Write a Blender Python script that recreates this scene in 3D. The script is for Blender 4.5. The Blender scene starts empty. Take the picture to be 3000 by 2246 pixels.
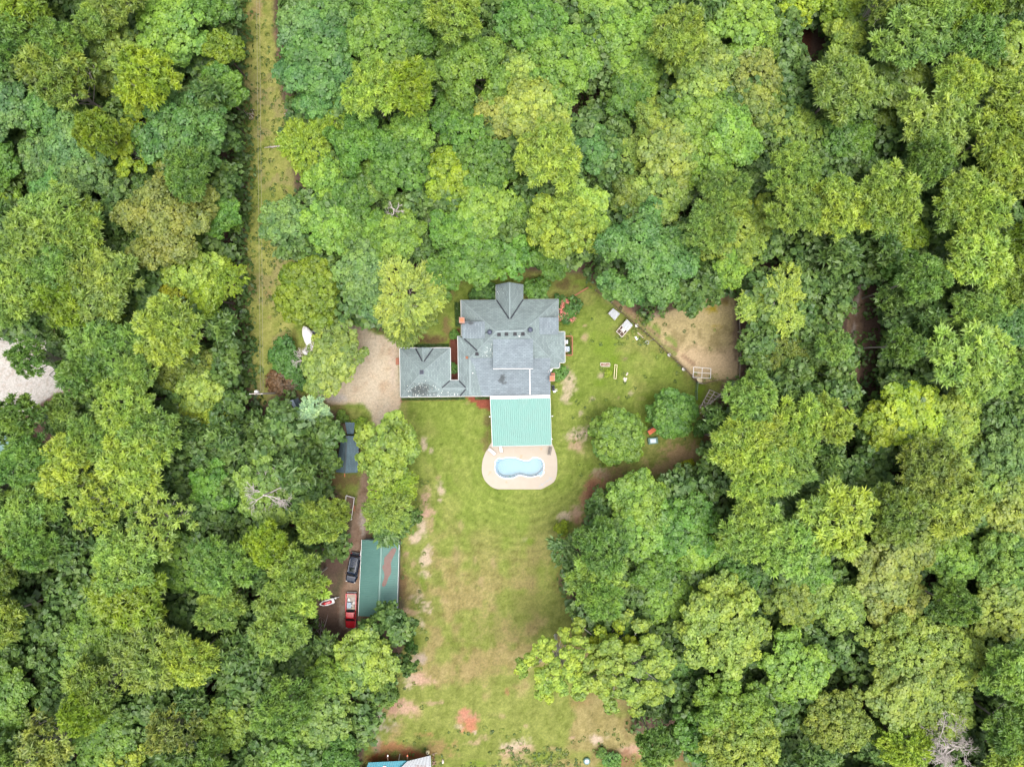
import bpy, bmesh, math, random
import numpy as np
from mathutils import Vector, Matrix

# ------------------------------------------------------------------ camera, world, sun, exposure
scene = bpy.context.scene
COL = scene.collection
CAM_H = 122.0            # drone height in metres
MPP = 0.06               # metres on the ground per pixel of the 3000 px wide photograph
cam_d = bpy.data.cameras.new("camera"); cam = bpy.data.objects.new("camera", cam_d)
COL.objects.link(cam); scene.camera = cam
cam.location = (0, 0, CAM_H); cam.rotation_euler = (0, 0, 0)
cam_d.sensor_width = 36.0; cam_d.lens = 36.0 * CAM_H / (3000 * MPP)
cam_d.clip_start = 1.0; cam_d.clip_end = 6000.0

SUN_EL, SUN_AZ = math.radians(80), math.radians(150)    # azimuth clockwise from north (+Y)
world = bpy.data.worlds.new("World"); scene.world = world; world.use_nodes = True
wn = world.node_tree; wn.nodes.clear()
w_out = wn.nodes.new("ShaderNodeOutputWorld"); w_bg = wn.nodes.new("ShaderNodeBackground")
w_sky = wn.nodes.new("ShaderNodeTexSky"); w_sky.sky_type = 'NISHITA'; w_sky.sun_disc = False
w_sky.sun_elevation = SUN_EL; w_sky.sun_rotation = SUN_AZ
w_sky.air_density = 0.8; w_sky.dust_density = 6.0; w_sky.ozone_density = 0.4
w_bg.inputs["Strength"].default_value = 0.15
w_hs = wn.nodes.new("ShaderNodeHueSaturation"); w_hs.inputs["Saturation"].default_value = 0.35     # overcast: nearly white sky
wn.links.new(w_sky.outputs[0], w_hs.inputs["Color"]); wn.links.new(w_hs.outputs[0], w_bg.inputs[0]); wn.links.new(w_bg.outputs[0], w_out.inputs[0])

sun_d = bpy.data.lights.new("sun", 'SUN'); sun = bpy.data.objects.new("sun", sun_d); COL.objects.link(sun)
sun_d.energy = 0.95; sun_d.angle = math.radians(50); sun_d.color = (1.0, 0.95, 0.87)
_d = Vector((math.sin(SUN_AZ) * math.cos(SUN_EL), math.cos(SUN_AZ) * math.cos(SUN_EL), math.sin(SUN_EL)))
sun.rotation_euler = _d.to_track_quat('Z', 'Y').to_euler(); sun.location = (60, -20, 90)

vs = scene.view_settings
vs.view_transform = 'Standard'; vs.look = 'None'; vs.gamma = 1.0; vs.use_curve_mapping = False
vs.exposure = 1.22
scene.render.engine = 'CYCLES'
scene.cycles.max_bounces = 10; scene.cycles.diffuse_bounces = 6; scene.cycles.transparent_max_bounces = 12
scene.cycles.caustics_reflective = False; scene.cycles.caustics_refractive = False

# ------------------------------------------------------------------ helpers
def W(px, py, z=0.0):
    """photograph pixel (3000 px wide) seen at height z -> world point"""
    k = MPP * (CAM_H - z) / CAM_H
    return Vector(((px - 1500.0) * k, -(py - 1123.0) * k, z))
def crop(ox, oy, s):
    return lambda x, y, z=0.0: W(ox + x / s, oy + y / s, z)
C1 = crop(1140, 780, 3.943); C2 = crop(1340, 1120, 4.87); C3 = crop(1640, 820, 3.6)
C4 = crop(800, 900, 3.184); C5 = crop(900, 1400, 3.45); C6 = crop(1000, 1900, 2.011)

def S(r, g, b, k=2.2):
    """a colour read off the photograph (0-255) -> linear base colour under its light"""
    f = lambda c: (c / 255 / 12.92 if c / 255 <= 0.04045 else ((c / 255 + 0.055) / 1.055) ** 2.4) / k
    return (f(r), f(g), f(b))

def tag(o, label=None, cat=None, group=None, kind=None):
    if label: o["label"] = label
    if cat: o["category"] = cat
    if group: o["group"] = group
    if kind: o["kind"] = kind
    return o
def empty(name, label, cat, loc=(0, 0, 0), rz=0.0, group=None):
    o = bpy.data.objects.new(name, None); COL.objects.link(o)
    o.empty_display_size = 0.3; o.location = loc; o.rotation_euler = (0, 0, rz)
    return tag(o, label, cat, group)
def heading(d):
    return math.atan2(d[1], d[0]) - math.pi / 2

class MB:
    """collects shapes and links them as one mesh object"""
    def __init__(s): s.v = []; s.f = []; s.uv = {}
    def add(s, vs, fs):
        b = len(s.v); s.v += [tuple(v) for v in vs]; s.f += [tuple(i + b for i in f) for f in fs]
        return s
    def box(s, c, d, rz=0.0, M=None):
        cx, cy, cz = c; dx, dy, dz = d[0] / 2, d[1] / 2, d[2] / 2
        vs = [(x * dx, y * dy, z * dz) for z in (-1, 1) for x, y in ((-1, -1), (1, -1), (1, 1), (-1, 1))]
        co, si = math.cos(rz), math.sin(rz)
        vs = [(cx + x * co - y * si, cy + x * si + y * co, cz + z) for x, y, z in vs]
        if M: vs = [tuple(M @ Vector(v)) for v in vs]
        return s.add(vs, [(0, 3, 2, 1), (4, 5, 6, 7), (0, 1, 5, 4), (1, 2, 6, 5), (2, 3, 7, 6), (3, 0, 4, 7)])
    def bar(s, a, b, w, h=None, up=(0, 0, 1)):
        a, b = Vector(a), Vector(b); h = h or w; d = (b - a)
        if d.length < 1e-6: return s
        d.normalize(); u = Vector(up)
        if abs(d.dot(u)) > 0.98: u = Vector((1, 0, 0))
        r = d.cross(u).normalized(); t = r.cross(d).normalized()
        vs = [p + r * (sx * w / 2) + t * (sy * h / 2) for p in (a, b) for sx, sy in ((-1, -1), (1, -1), (1, 1), (-1, 1))]
        return s.add(vs, [(0, 1, 2, 3), (7, 6, 5, 4), (0, 4, 5, 1), (1, 5, 6, 2), (2, 6, 7, 3), (3, 7, 4, 0)])
    def tube(s, pts, rads, n=6, cap=True):
        pts = [Vector(p) for p in pts]; N = len(pts)
        if not hasattr(rads, '__len__'): rads = [rads] * N
        b = len(s.v); prev = None
        for i, p in enumerate(pts):
            d = (pts[min(i + 1, N - 1)] - pts[max(i - 1, 0)]).normalized()
            r = d.cross(Vector((0, 0, 1)))
            if r.length < 0.05: r = d.cross(Vector((1, 0, 0)))
            r.normalize(); t = r.cross(d)
            for k in range(n):
                a = 2 * math.pi * k / n
                s.v.append(tuple(p + (r * math.cos(a) + t * math.sin(a)) * rads[i]))
        for i in range(N - 1):
            for k in range(n):
                a, c = b + i * n + k, b + i * n + (k + 1) % n
                s.f.append((a, c, c + n, a + n))
        if cap:
            s.f.append(tuple(b + k for k in range(n))[::-1]); s.f.append(tuple(b + (N - 1) * n + k for k in range(n)))
        return s
    def lathe(s, c, prof, n=16):
        cx, cy, cz = c; b = len(s.v); m = len(prof)
        for r, z in prof:
            for k in range(n):
                a = 2 * math.pi * k / n
                s.v.append((cx + r * math.cos(a), cy + r * math.sin(a), cz + z))
        for i in range(m - 1):
            for k in range(n):
                a, d = b + i * n + k, b + i * n + (k + 1) % n
                s.f.append((a, d, d + n, a + n))
        s.f.append(tuple(b + k for k in range(n))[::-1]); s.f.append(tuple(b + (m - 1) * n + k for k in range(n)))
        return s
    def ring(s, c, R, r, n=20, k=6, M=None):
        b = len(s.v)
        for i in range(n):
            a = 2 * math.pi * i / n
            for j in range(k):
                t = 2 * math.pi * j / k
                p = Vector(((R + r * math.cos(t)) * math.cos(a), (R + r * math.cos(t)) * math.sin(a), r * math.sin(t)))
                if M: p = M @ p
                s.v.append(tuple(Vector(c) + p))
        for i in range(n):
            for j in range(k):
                s.f.append((b + i * k + j, b + ((i + 1) % n) * k + j, b + ((i + 1) % n) * k + (j + 1) % k, b + i * k + (j + 1) % k))
        return s
    def prism(s, pts, z0, z1):
        n = len(pts); vs = [(p[0], p[1], z0) for p in pts] + [(p[0], p[1], z1) for p in pts]
        fs = [tuple(range(n))[::-1], tuple(range(n, 2 * n))] + [(i, (i + 1) % n, n + (i + 1) % n, n + i) for i in range(n)]
        return s.add(vs, fs)
    def slab(s, pts, th):
        """polygon with its own vertex heights, thickened downwards"""
        pts = [Vector(p) for p in pts]; n = len(pts); dn = Vector((0, 0, -th))
        vs = pts + [p + dn for p in pts]
        area = sum(pts[i].x * pts[(i + 1) % n].y - pts[(i + 1) % n].x * pts[i].y for i in range(n))
        if area < 0:
            vs = pts[::-1] + [p + dn for p in pts[::-1]]
        fs = [tuple(range(n)), tuple(range(n, 2 * n))[::-1]] + [((i + 1) % n, i, n + i, n + (i + 1) % n) for i in range(n)]
        return s.add(vs, fs)
    def loft(s, secs):
        """closed rings (lists of points of equal length) joined one after another, ends capped"""
        n = len(secs[0]); b = len(s.v)
        for r in secs: s.v += [tuple(p) for p in r]
        for i in range(len(secs) - 1):
            for k in range(n):
                a, c = b + i * n + k, b + i * n + (k + 1) % n
                s.f.append((a, c, c + n, a + n))
        s.f.append(tuple(b + k for k in range(n))[::-1]); s.f.append(tuple(b + (len(secs) - 1) * n + k for k in range(n)))
        return s
    def build(s, name, m, parent=None, smooth=False, uvslope=False):
        me = bpy.data.meshes.new(name); me.from_pydata(s.v, [], s.f); me.update()
        bm = bmesh.new(); bm.from_mesh(me); bmesh.ops.recalc_face_normals(bm, faces=bm.faces[:])
        if uvslope:
            lay = bm.loops.layers.uv.new("UVMap")
            for f in bm.faces:
                nn = f.normal; e = Vector((-nn.y, nn.x, 0))
                if e.length < 1e-4: e = Vector((1, 0, 0))
                e.normalize(); up = nn.cross(e)
                for l in f.loops: l[lay].uv = (l.vert.co.dot(e), l.vert.co.dot(up))
        bm.to_mesh(me); bm.free()
        me.materials.append(m)
        if smooth: me.polygons.foreach_set("use_smooth", [True] * len(me.polygons))
        o = bpy.data.objects.new(name, me); COL.objects.link(o)
        if parent: o.parent = parent
        return o

def copy_tree(o, parent=None):
    c = o.copy(); COL.objects.link(c); c.parent = parent
    for ch in list(o.children): copy_tree(ch, c)
    return c

# ------------------------------------------------------------------ materials
class NT:
    def __init__(s, name):
        s.m = bpy.data.materials.new(name); s.m.use_nodes = True; s.t = s.m.node_tree; s.t.nodes.clear()
        s.out = s.n("ShaderNodeOutputMaterial")
    def n(s, typ, **kw):
        nd = s.t.nodes.new(typ)
        for k, v in kw.items(): setattr(nd, k, v)
        return nd
    def l(s, a, b): s.t.links.new(a, b)
    def val(s, sock, v):
        if hasattr(v, 'is_linked') or hasattr(v, 'links'): s.l(v, sock)
        else:
            if isinstance(v, (tuple, list)) and len(v) == 3 and len(sock.default_value) == 4: v = (*v, 1)
            sock.default_value = v
    def math(s, op, a, b=0.0, c=None):
        nd = s.n("ShaderNodeMath", operation=op); s.val(nd.inputs[0], a); s.val(nd.inputs[1], b)
        if c is not None: s.val(nd.inputs[2], c)
        return nd.outputs[0]
    def mix(s, f, a, b, blend='MIX'):
        nd = s.n("ShaderNodeMix", data_type='RGBA', blend_type=blend)
        s.val(nd.inputs[0], f); s.val(nd.inputs[6], a); s.val(nd.inputs[7], b); return nd.outputs[2]
    def noise(s, scale, detail=4, rough=0.6, vec=None, out=0):
        nd = s.n("ShaderNodeTexNoise"); nd.inputs["Scale"].default_value = scale
        nd.inputs["Detail"].default_value = detail; nd.inputs["Roughness"].default_value = rough
        if vec is not None: s.l(vec, nd.inputs["Vector"])
        return nd.outputs[out]
    def pos(s): return s.n("ShaderNodeNewGeometry").outputs["Position"]
    def objc(s): return s.n("ShaderNodeTexCoord").outputs["Object"]
    def ramp(s, f, a, b):
        nd = s.n("ShaderNodeMapRange"); s.val(nd.inputs[0], f); nd.inputs[1].default_value = a; nd.inputs[2].default_value = b
        nd.interpolation_type = 'SMOOTHSTEP'; return nd.outputs[0]
    def bump(s, h, strength=0.3, dist=0.05):
        nd = s.n("ShaderNodeBump"); nd.inputs["Strength"].default_value = strength; nd.inputs["Distance"].default_value = dist
        s.l(h, nd.inputs["Height"]); return nd.outputs[0]
    def principled(s, col, rough=0.8, metal=0.0, spec=0.5, normal=None):
        p = s.n("ShaderNodeBsdfPrincipled"); s.val(p.inputs["Base Color"], col); s.val(p.inputs["Roughness"], rough)
        p.inputs["Metallic"].default_value = metal; p.inputs["Specular IOR Level"].default_value = spec
        if normal is not None: s.l(normal, p.inputs["Normal"])
        s.l(p.outputs[0], s.out.inputs[0]); return p

def mat(name, col, rough=0.7, var=0.25, scale=3.0, metal=0.0, bump=0.15, spec=0.4, dirt=None, dirt_amt=0.3):
    """painted / plain surface with uneven tone, some dirt and fine relief"""
    t = NT(name); p = t.objc()
    n1 = t.noise(scale, 5, 0.65, p); n2 = t.noise(scale * 9, 3, 0.6, p)
    c = t.mix(n1, tuple(x * (1 - var) for x in col), tuple(min(1, x * (1 + var)) for x in col))
    if dirt:
        c = t.mix(t.math('MULTIPLY', t.ramp(t.noise(scale * 0.6, 6, 0.7, p), 0.5, 0.7), dirt_amt), c, dirt)
    t.principled(c, t.math('ADD', rough - 0.1, t.math('MULTIPLY', n2, 0.2)), metal, spec, t.bump(n2, bump, 0.01))
    return t.m

M = {}
M['white'] = mat("white_paint", (0.62, 0.61, 0.59), 0.6, 0.08, 2, dirt=(0.4, 0.36, 0.3))
M['trim'] = mat('off_white_trim', (0.46, 0.46, 0.45), 0.6, 0.08, 2, dirt=(0.3, 0.27, 0.22))
M['white_metal'] = mat("white_metal", (0.7, 0.7, 0.7), 0.4, 0.1, 3, dirt=(0.35, 0.33, 0.3))
M['black'] = mat("black_paint", (0.015, 0.015, 0.017), 0.5, 0.3, 3)
M['dark_metal'] = mat("dark_metal", (0.02, 0.021, 0.026), 0.7, 0.3, 4)
M['valley'] = mat("valley_metal", (0.035, 0.038, 0.05), 0.55, 0.2, 4)
M['grey_metal'] = mat("galvanised_metal", (0.22, 0.235, 0.25), 0.4, 0.18, 2, metal=0.35, dirt=(0.25, 0.22, 0.2))
M['rust'] = mat("rusty_steel", (0.22, 0.09, 0.05), 0.85, 0.35, 4)
M['wood'] = mat("weathered_wood", (0.34, 0.27, 0.22), 0.85, 0.3, 4, bump=0.4)
M['wood_grey'] = mat("grey_wood", (0.36, 0.32, 0.29), 0.85, 0.3, 4, bump=0.4)
M['wood_dark'] = mat("dark_wood", (0.10, 0.065, 0.045), 0.85, 0.3, 4, bump=0.4)
M['bark'] = mat("bark", (0.13, 0.105, 0.09), 0.95, 0.4, 2.5, bump=0.8)
M['bark_grey'] = mat("grey_bark", (0.24, 0.215, 0.19), 0.95, 0.35, 2.5, bump=0.8)
M['bark_pale'] = mat("pale_bark", (0.50, 0.48, 0.42), 0.9, 0.3, 2.0, bump=0.6)
M['twig'] = mat("dead_twig", (0.38, 0.34, 0.32), 0.95, 0.25, 2.5, bump=0.5)
M['brick'] = mat("red_brick", (0.30, 0.12, 0.075), 0.85, 0.3, 6, bump=0.4)
M['orange'] = mat("orange_clay", (0.52, 0.14, 0.07), 0.8, 0.2, 5)
M['red_paint'] = mat("red_paint", (0.42, 0.012, 0.02), 0.25, 0.08, 2, spec=0.6)
M['navy_paint'] = mat("navy_paint", (0.008, 0.016, 0.035), 0.18, 0.15, 2, spec=0.7)
M['glass'] = mat("dark_glass", (0.008, 0.012, 0.014), 0.08, 0.1, 2, spec=0.8, bump=0.0)
M['rubber'] = mat("tyre_rubber", (0.02, 0.02, 0.02), 0.9, 0.2, 6)
M['stone'] = mat("pale_stone", (0.48, 0.43, 0.38), 0.9, 0.2, 5, bump=0.5)
M['soil'] = mat("planter_soil", (0.2, 0.13, 0.09), 0.95, 0.4, 6, bump=0.6)
M['green_net'] = mat("green_mesh", (0.09, 0.17, 0.13), 0.7, 0.2, 4)
M['blue_tarp'] = mat("teal_sheet", (0.03, 0.17, 0.22), 0.5, 0.2, 2, dirt=(0.1, 0.16, 0.16))
M['cloth'] = mat("beige_sling", (0.62, 0.56, 0.5), 0.9, 0.12, 6)
M['gunmetal'] = mat("blue_grey_metal", (0.22, 0.27, 0.33), 0.4, 0.2, 3, metal=0.3)
M['pink'] = mat("pink_blossom", (0.62, 0.10, 0.14), 0.85, 0.35, 3)
M['mustard'] = mat("cream_plastic", (0.6, 0.52, 0.33), 0.6, 0.15, 3)
M['ring_green'] = mat("green_plastic", (0.05, 0.27, 0.17), 0.5, 0.1, 3)

def leaf_material():
    t = NT("foliage")
    oi = t.n("ShaderNodeObjectInfo"); at = t.n("ShaderNodeAttribute", attribute_name="tone")
    tone = at.outputs["Fac"]
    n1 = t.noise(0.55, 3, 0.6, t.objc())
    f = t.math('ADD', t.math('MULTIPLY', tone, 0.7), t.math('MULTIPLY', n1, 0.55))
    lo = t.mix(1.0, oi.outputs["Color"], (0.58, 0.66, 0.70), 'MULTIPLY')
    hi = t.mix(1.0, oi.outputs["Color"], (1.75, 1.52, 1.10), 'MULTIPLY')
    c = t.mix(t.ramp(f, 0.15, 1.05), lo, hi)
    hv = t.n("ShaderNodeVectorMath", operation='ADD'); t.l(t.objc(), hv.inputs[0]); t.l(t.math('MULTIPLY', oi.outputs["Random"], 50.0), hv.inputs[1])
    hn = t.ramp(t.noise(0.28, 2, 0.5, hv.outputs[0]), 0.35, 0.65)
    c = t.mix(hn, t.mix(1.0, c, (0.93, 0.99, 1.06), 'MULTIPLY'), t.mix(1.0, c, (1.10, 1.03, 0.90), 'MULTIPLY'))
    d = t.n("ShaderNodeBsdfDiffuse"); t.l(c, d.inputs[0])
    tr = t.n("ShaderNodeBsdfTranslucent"); t.l(t.mix(1.0, c, (1.1, 1.15, 0.7), 'MULTIPLY'), tr.inputs[0])
    m1 = t.n("ShaderNodeMixShader"); m1.inputs[0].default_value = 0.34
    t.l(d.outputs[0], m1.inputs[1]); t.l(tr.outputs[0], m1.inputs[2])
    g = t.n("ShaderNodeBsdfGlossy"); g.inputs["Roughness"].default_value = 0.5
    m2 = t.n("ShaderNodeMixShader"); m2.inputs[0].default_value = 0.035
    t.l(m1.outputs[0], m2.inputs[1]); t.l(g.outputs[0], m2.inputs[2]); t.l(m2.outputs[0], t.out.inputs[0])
    return t.m
M['leaf'] = leaf_material()

def shingle_material(name, col, stains):
    """asphalt shingles: courses on the slope's own UV, granule noise, lichen stains at given places (x, y, radius, kind)"""
    t = NT(name); uv = t.n("ShaderNodeUVMap", uv_map="UVMap").outputs[0]
    b = t.n("ShaderNodeTexBrick"); t.l(uv, b.inputs["Vector"])
    b.inputs["Scale"].default_value = 1.0; b.inputs["Brick Width"].default_value = 0.6; b.inputs["Row Height"].default_value = 0.28
    b.inputs["Mortar Size"].default_value = 0.022; b.inputs["Mortar Smooth"].default_value = 0.3; b.offset = 0.5
    b.inputs["Color1"].default_value = (*[x * 1.12 for x in col], 1); b.inputs["Color2"].default_value = (*[x * 0.88 for x in col], 1)
    b.inputs["Mortar"].default_value = (*[x * 0.6 for x in col], 1)
    p = t.pos(); n1 = t.noise(0.45, 6, 0.7, p); n2 = t.noise(14, 3, 0.7, p)
    c = t.mix(t.ramp(n1, 0.3, 0.75), b.outputs[0], t.mix(1.0, b.outputs[0], (1.25, 1.28, 1.25), 'MULTIPLY'))
    c = t.mix(t.math('MULTIPLY', n2, 0.5), c, t.mix(1.0, c, (0.6, 0.6, 0.6), 'MULTIPLY'))
    for (x, y, rx, ry, kind) in stains:
        vs_ = t.n("ShaderNodeVectorMath", operation='SUBTRACT'); t.l(p, vs_.inputs[0]); vs_.inputs[1].default_value = (x, y, 0)
        sc = t.n("ShaderNodeVectorMath", operation='MULTIPLY'); t.l(vs_.outputs[0], sc.inputs[0]); sc.inputs[1].default_value = (1 / rx, 1 / ry, 0)
        ln = t.n("ShaderNodeVectorMath", operation='LENGTH'); t.l(sc.outputs[0], ln.inputs[0])
        near = t.math('SUBTRACT', 1.25, ln.outputs[1])
        edge = t.math('ADD', near, t.math('MULTIPLY', t.math('SUBTRACT', t.noise(1.3, 6, 0.75, p), 0.5), 2.2))
        msk = t.ramp(edge, 0.35, 0.95)
        if kind in ('dark', 'both'):
            c = t.mix(t.math('MULTIPLY', msk, 0.72), c, (0.035, 0.037, 0.038))
        if kind in ('white', 'both'):
            vo = t.n("ShaderNodeTexVoronoi"); vo.inputs["Scale"].default_value = 3.2; t.l(p, vo.inputs["Vector"])
            spot = t.math('LESS_THAN', vo.outputs["Distance"], 0.22)
            rnd = t.n("ShaderNodeSeparateColor"); t.l(vo.outputs["Color"], rnd.inputs[0])
            keep = t.math('LESS_THAN', rnd.outputs[0], t.math('MULTIPLY', t.ramp(edge, 0.0, 0.7), 0.7))
            c = t.mix(t.math('MULTIPLY', spot, keep), c, (0.75, 0.75, 0.70))
    h = t.math('ADD', b.outputs["Fac"], t.math('MULTIPLY', n2, -0.4))
    t.principled(c, 0.9, 0, 0.3, t.bump(t.math('MULTIPLY', h, -1.0), 0.5, 0.02)); return t.m

def sheet_material(name, col, rust=None):
    """painted metal sheet, slightly chalked, with worn rusty places given as a polygon test done by noise"""
    t = NT(name); p = t.pos(); n1 = t.noise(0.5, 5, 0.6, p); n2 = t.noise(7, 4, 0.6, p)
    c = t.mix(n1, tuple(x * 0.85 for x in col), tuple(x * 1.15 for x in col))
    c = t.mix(t.math('MULTIPLY', t.ramp(n2, 0.5, 0.8), 0.15), c, (0.3, 0.3, 0.28))
    t.principled(c, t.math('ADD', 0.35, t.math('MULTIPLY', n1, 0.2)), 0.0, 0.5, t.bump(n2, 0.05, 0.01)); return t.m
# ------------------------------------------------------------------ ground: one painted sheet cut into its named areas
def vnoise(x, y, seed):
    xi = np.floor(x).astype(np.int64); yi = np.floor(y).astype(np.int64); xf = x - xi; yf = y - yi
    def h(a, b):
        n = (a * 374761393 + b * 668265263 + seed * 982451653) & 0xFFFFFFFF
        n = ((n ^ (n >> 13)) * 1274126177) & 0xFFFFFFFF
        return ((n ^ (n >> 16)) & 0xFFFF) / 65535.0
    u = xf * xf * (3 - 2 * xf); v = yf * yf * (3 - 2 * yf)
    return (h(xi, yi) * (1 - u) + h(xi + 1, yi) * u) * (1 - v) + (h(xi, yi + 1) * (1 - u) + h(xi + 1, yi + 1) * u) * v
def fbm(x, y, scale, seed, oct=4, gain=0.55):
    r = 0; a = 1; t = 0
    for i in range(oct):
        r = r + a * vnoise(x / scale * 2 ** i + 17.3 * i, y / scale * 2 ** i - 9.1 * i, seed + i); t += a; a *= gain
    return r / t
def sdist(px, py, poly):
    """signed distance in photo pixels, positive inside"""
    P = np.array(poly, float); n = len(P); d = np.full(px.shape, 1e9); ins = np.zeros(px.shape, bool)
    for i in range(n):
        a, b = P[i], P[(i + 1) % n]; e = b - a
        wx, wy = px - a[0], py - a[1]
        t = np.clip((wx * e[0] + wy * e[1]) / (e @ e), 0, 1)
        d = np.minimum(d, np.hypot(wx - t * e[0], wy - t * e[1]))
        c1 = (a[1] <= py) & (b[1] > py); c2 = (b[1] <= py) & (a[1] > py)
        s = e[0] * wy - e[1] * wx
        ins ^= (c1 & (s > 0)) | (c2 & (s < 0))
    return np.where(ins, d, -d)
def sstep(a, b, x):
    t = np.clip((x - a) / (b - a), 0, 1); return t * t * (3 - 2 * t)

YARD = [(985,1180),(1290,1180),(1290,1870),(930,1870),(930,1700),(985,1640)]
POLY = {
 'clearing': [(708,-400),(806,-400),(806,0),(812,200),(835,330),(850,450),(862,560),(852,650),(862,760),(885,850),(880,960),(860,1050),(820,1140),(770,1190),(735,1150),(722,1000),(712,700),(718,500),(712,250),(700,100)],
 'lawn': [(880,880),(1000,900),(1100,960),(1170,985),(1280,880),(1290,790),(1700,800),(1745,830),(1880,950),(1990,1060),(2040,1115),(2120,1110),(2110,1160),(2060,1220),(2080,1330),(2040,1390),(1960,1440),(1850,1410),(1760,1440),(1690,1560),(1640,1700),(1690,1800),(1740,1900),(1850,2050),(1850,2150),(2030,2190),(2060,2260),(2060,2600),(1050,2600),(1060,2200),(1090,2090),(1110,2060),(1160,1960),(1190,1850),(1165,1600),(1050,1560),(1000,1450),(940,1390),(1040,1330),(990,1200),(900,1200),(850,1120),(850,980)],
 'driveway': [(1000,930),(1050,940),(1080,965),(1130,985),(1171,1003),(1174,1160),(1166,1200),(1171,1235),(1165,1290),(1110,1300),(1094,1245),(1085,1205),(1062,1182),(1010,1180),(962,1178),(928,1160),(908,1130),(900,1090),(920,1020)],
 'track': [(1094,1245),(1165,1260),(1160,1400),(1090,1480),(1086,1580),(1070,1640),(1055,1840),(1012,1860),(985,1790),(1020,1620),(1036,1500),(1060,1390)],
 'lot': [(-500,990),(0,982),(40,978),(58,985),(95,978),(180,995),(235,1020),(245,1090),(215,1130),(150,1160),(110,1190),(50,1230),(-500,1260)],
 'pen': [(1740,832),(1880,930),(1990,905),(2090,850),(2150,848),(2164,980),(2168,1108),(2062,1118),(2040,1115),(1990,1060),(1950,1012),(1880,952),(1810,905)],
 'trail': [(2500,800),(2545,810),(2535,900),(2520,980),(2512,1130),(2490,1220),(2488,1310),(2432,1330),(2438,1250),(2458,1120),(2480,1000),(2486,880)],
 'leaf_trail': [(2335,60),(2385,60),(2372,150),(2352,215),(2322,215),(2330,140)],
}
STEP = 0.36
gx = np.arange(-104, 104 + 1e-6, STEP); gy = np.arange(-82, 82 + 1e-6, STEP)
GX, GY = np.meshgrid(gx, gy)
PX = 1500 + GX / MPP; PY = 1123 - GY / MPP
n_big = fbm(PX, PY, 160, 3); n_mid = fbm(PX, PY, 55, 11); n_fin = fbm(PX, PY, 18, 23); n_tin = fbm(PX, PY, 7, 41, 3)
wob = (n_mid - 0.5) * 40 + (n_fin - 0.5) * 26
SD = {k: sdist(PX, PY, p) for k, p in POLY.items()}
colr = np.zeros(GX.shape + (3,))
def lay(mask, c):
    global colr
    c = np.array(c); colr = colr * (1 - mask[..., None]) + c * mask[..., None]
def blend(a, b, f): return np.array(a) * (1 - f[..., None]) + np.array(b) * f[..., None]
def patch(cx, cy, rx, ry, c, amt=1.0, rough=1.0, rot=0.0):
    co, si = math.cos(rot), math.sin(rot)
    dx, dy = (PX - cx), (PY - cy); u = (dx * co + dy * si) / rx; v = (-dx * si + dy * co) / ry
    e = 1 - np.hypot(u, v) + ((n_fin - 0.5) * 1.5 + (n_tin - 0.5) * 1.0 + (n_mid - 0.5) * 0.8) * rough
    lay(sstep(-0.1, 0.75, e) * amt, c)
# forest floor
colr = blend((0.075, 0.05, 0.04), (0.13, 0.085, 0.065), n_mid)
lay(sstep(0.55, 0.7, n_big) * 0.5, (0.05, 0.06, 0.025))
n_gr0 = np.clip((n_fin * .5 + n_tin * .5 - .5) * 2.2 + .5, 0, 1)
# strip under the power line
m = sstep(-6, 10, SD['clearing'] + wob * 0.6)
lay(m, blend(S(130, 142, 66, 1.6), S(178, 176, 104, 1.6), n_gr0))
lay(m * sstep(0.54, 0.66, n_mid) * 0.6, S(166, 154, 112, 1.8))
lay(m * sstep(0.52, 0.68, n_fin * 0.5 + n_big * 0.5) * 0.7, S(132, 152, 66, 1.9))
#lay(m * sstep(30, 8, SD['clearing']) * (PX < 770) * 0.35, S(158, 130, 104, 1.8))
for (x, y, r) in ((745,30,34),(722,45,20),(803,100,16),(815,165,14),(773,235,9),(764,408,10),(838,560,9),(740,470,8),(787,860,14),(752,605,8),(790,930,10),(810,510,7),(700,160,14)):
    patch(x, y, r, r * 0.8, S(190, 150, 120), 0.5)
# lawns
ml = sstep(-8, 10, SD['lawn'] + wob * 0.5)
south = sstep(1430, 1700, PY + (n_big - 0.5) * 260)
n_gr = np.clip((n_mid * .3 + n_fin * .4 + n_tin * .3 - .5) * 2.0 + .5, 0, 1)
green = blend(S(116, 140, 52), S(164, 180, 90), n_gr)
dry = blend(S(146, 136, 80), S(190, 176, 122), n_gr)
dryf = np.clip(sstep(0.48, 0.62, n_big * 0.55 + n_mid * 0.45) * (0.35 + 0.5 * south) + south * 0.28, 0, 1)
dryf *= 1 - 0.75 * sstep(420, 120, np.hypot(PX - 1520, PY - 1380))
field = green * (1 - dryf[..., None]) + dry * dryf[..., None]
# mowing: arcs round the pool, faint straight passes on the south field and west lawn
rp = np.hypot((PX - 1530) * 0.92, PY - 1330)
arcs = np.where((PY > 1320) & (rp > 110) & (rp < 320), 0.10 * np.sin(rp / 3.6 + 2.0 * n_mid), 0)
west = np.where((PX < 1440) & (PY > 1180) & (PY < 1420), 0.05 * np.sin(PY / 4.4 + 9 * n_mid) * (n_big > .45) + .12 * (np.exp(-((PY - 1234) / 2.5) ** 2) + np.exp(-((PY - 1249) / 2.5) ** 2)), 0)
cols = 0.05 * np.sin(PX / 9.0 + 1.2 * n_mid) * south + 0.03 * np.sin(PY / 5.0 + 2 * n_fin) * south
field = field * (1 + arcs + west + cols + (n_tin - 0.5) * 0.35)[..., None]
colr = colr * (1 - ml[..., None]) + field * ml[..., None]
TAN, SAND, RED, PINK, BRN, GRY = S(196,170,134), S(224,202,178), S(206,156,130), S(216,180,156), S(150,112,88), S(190,176,168)
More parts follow.
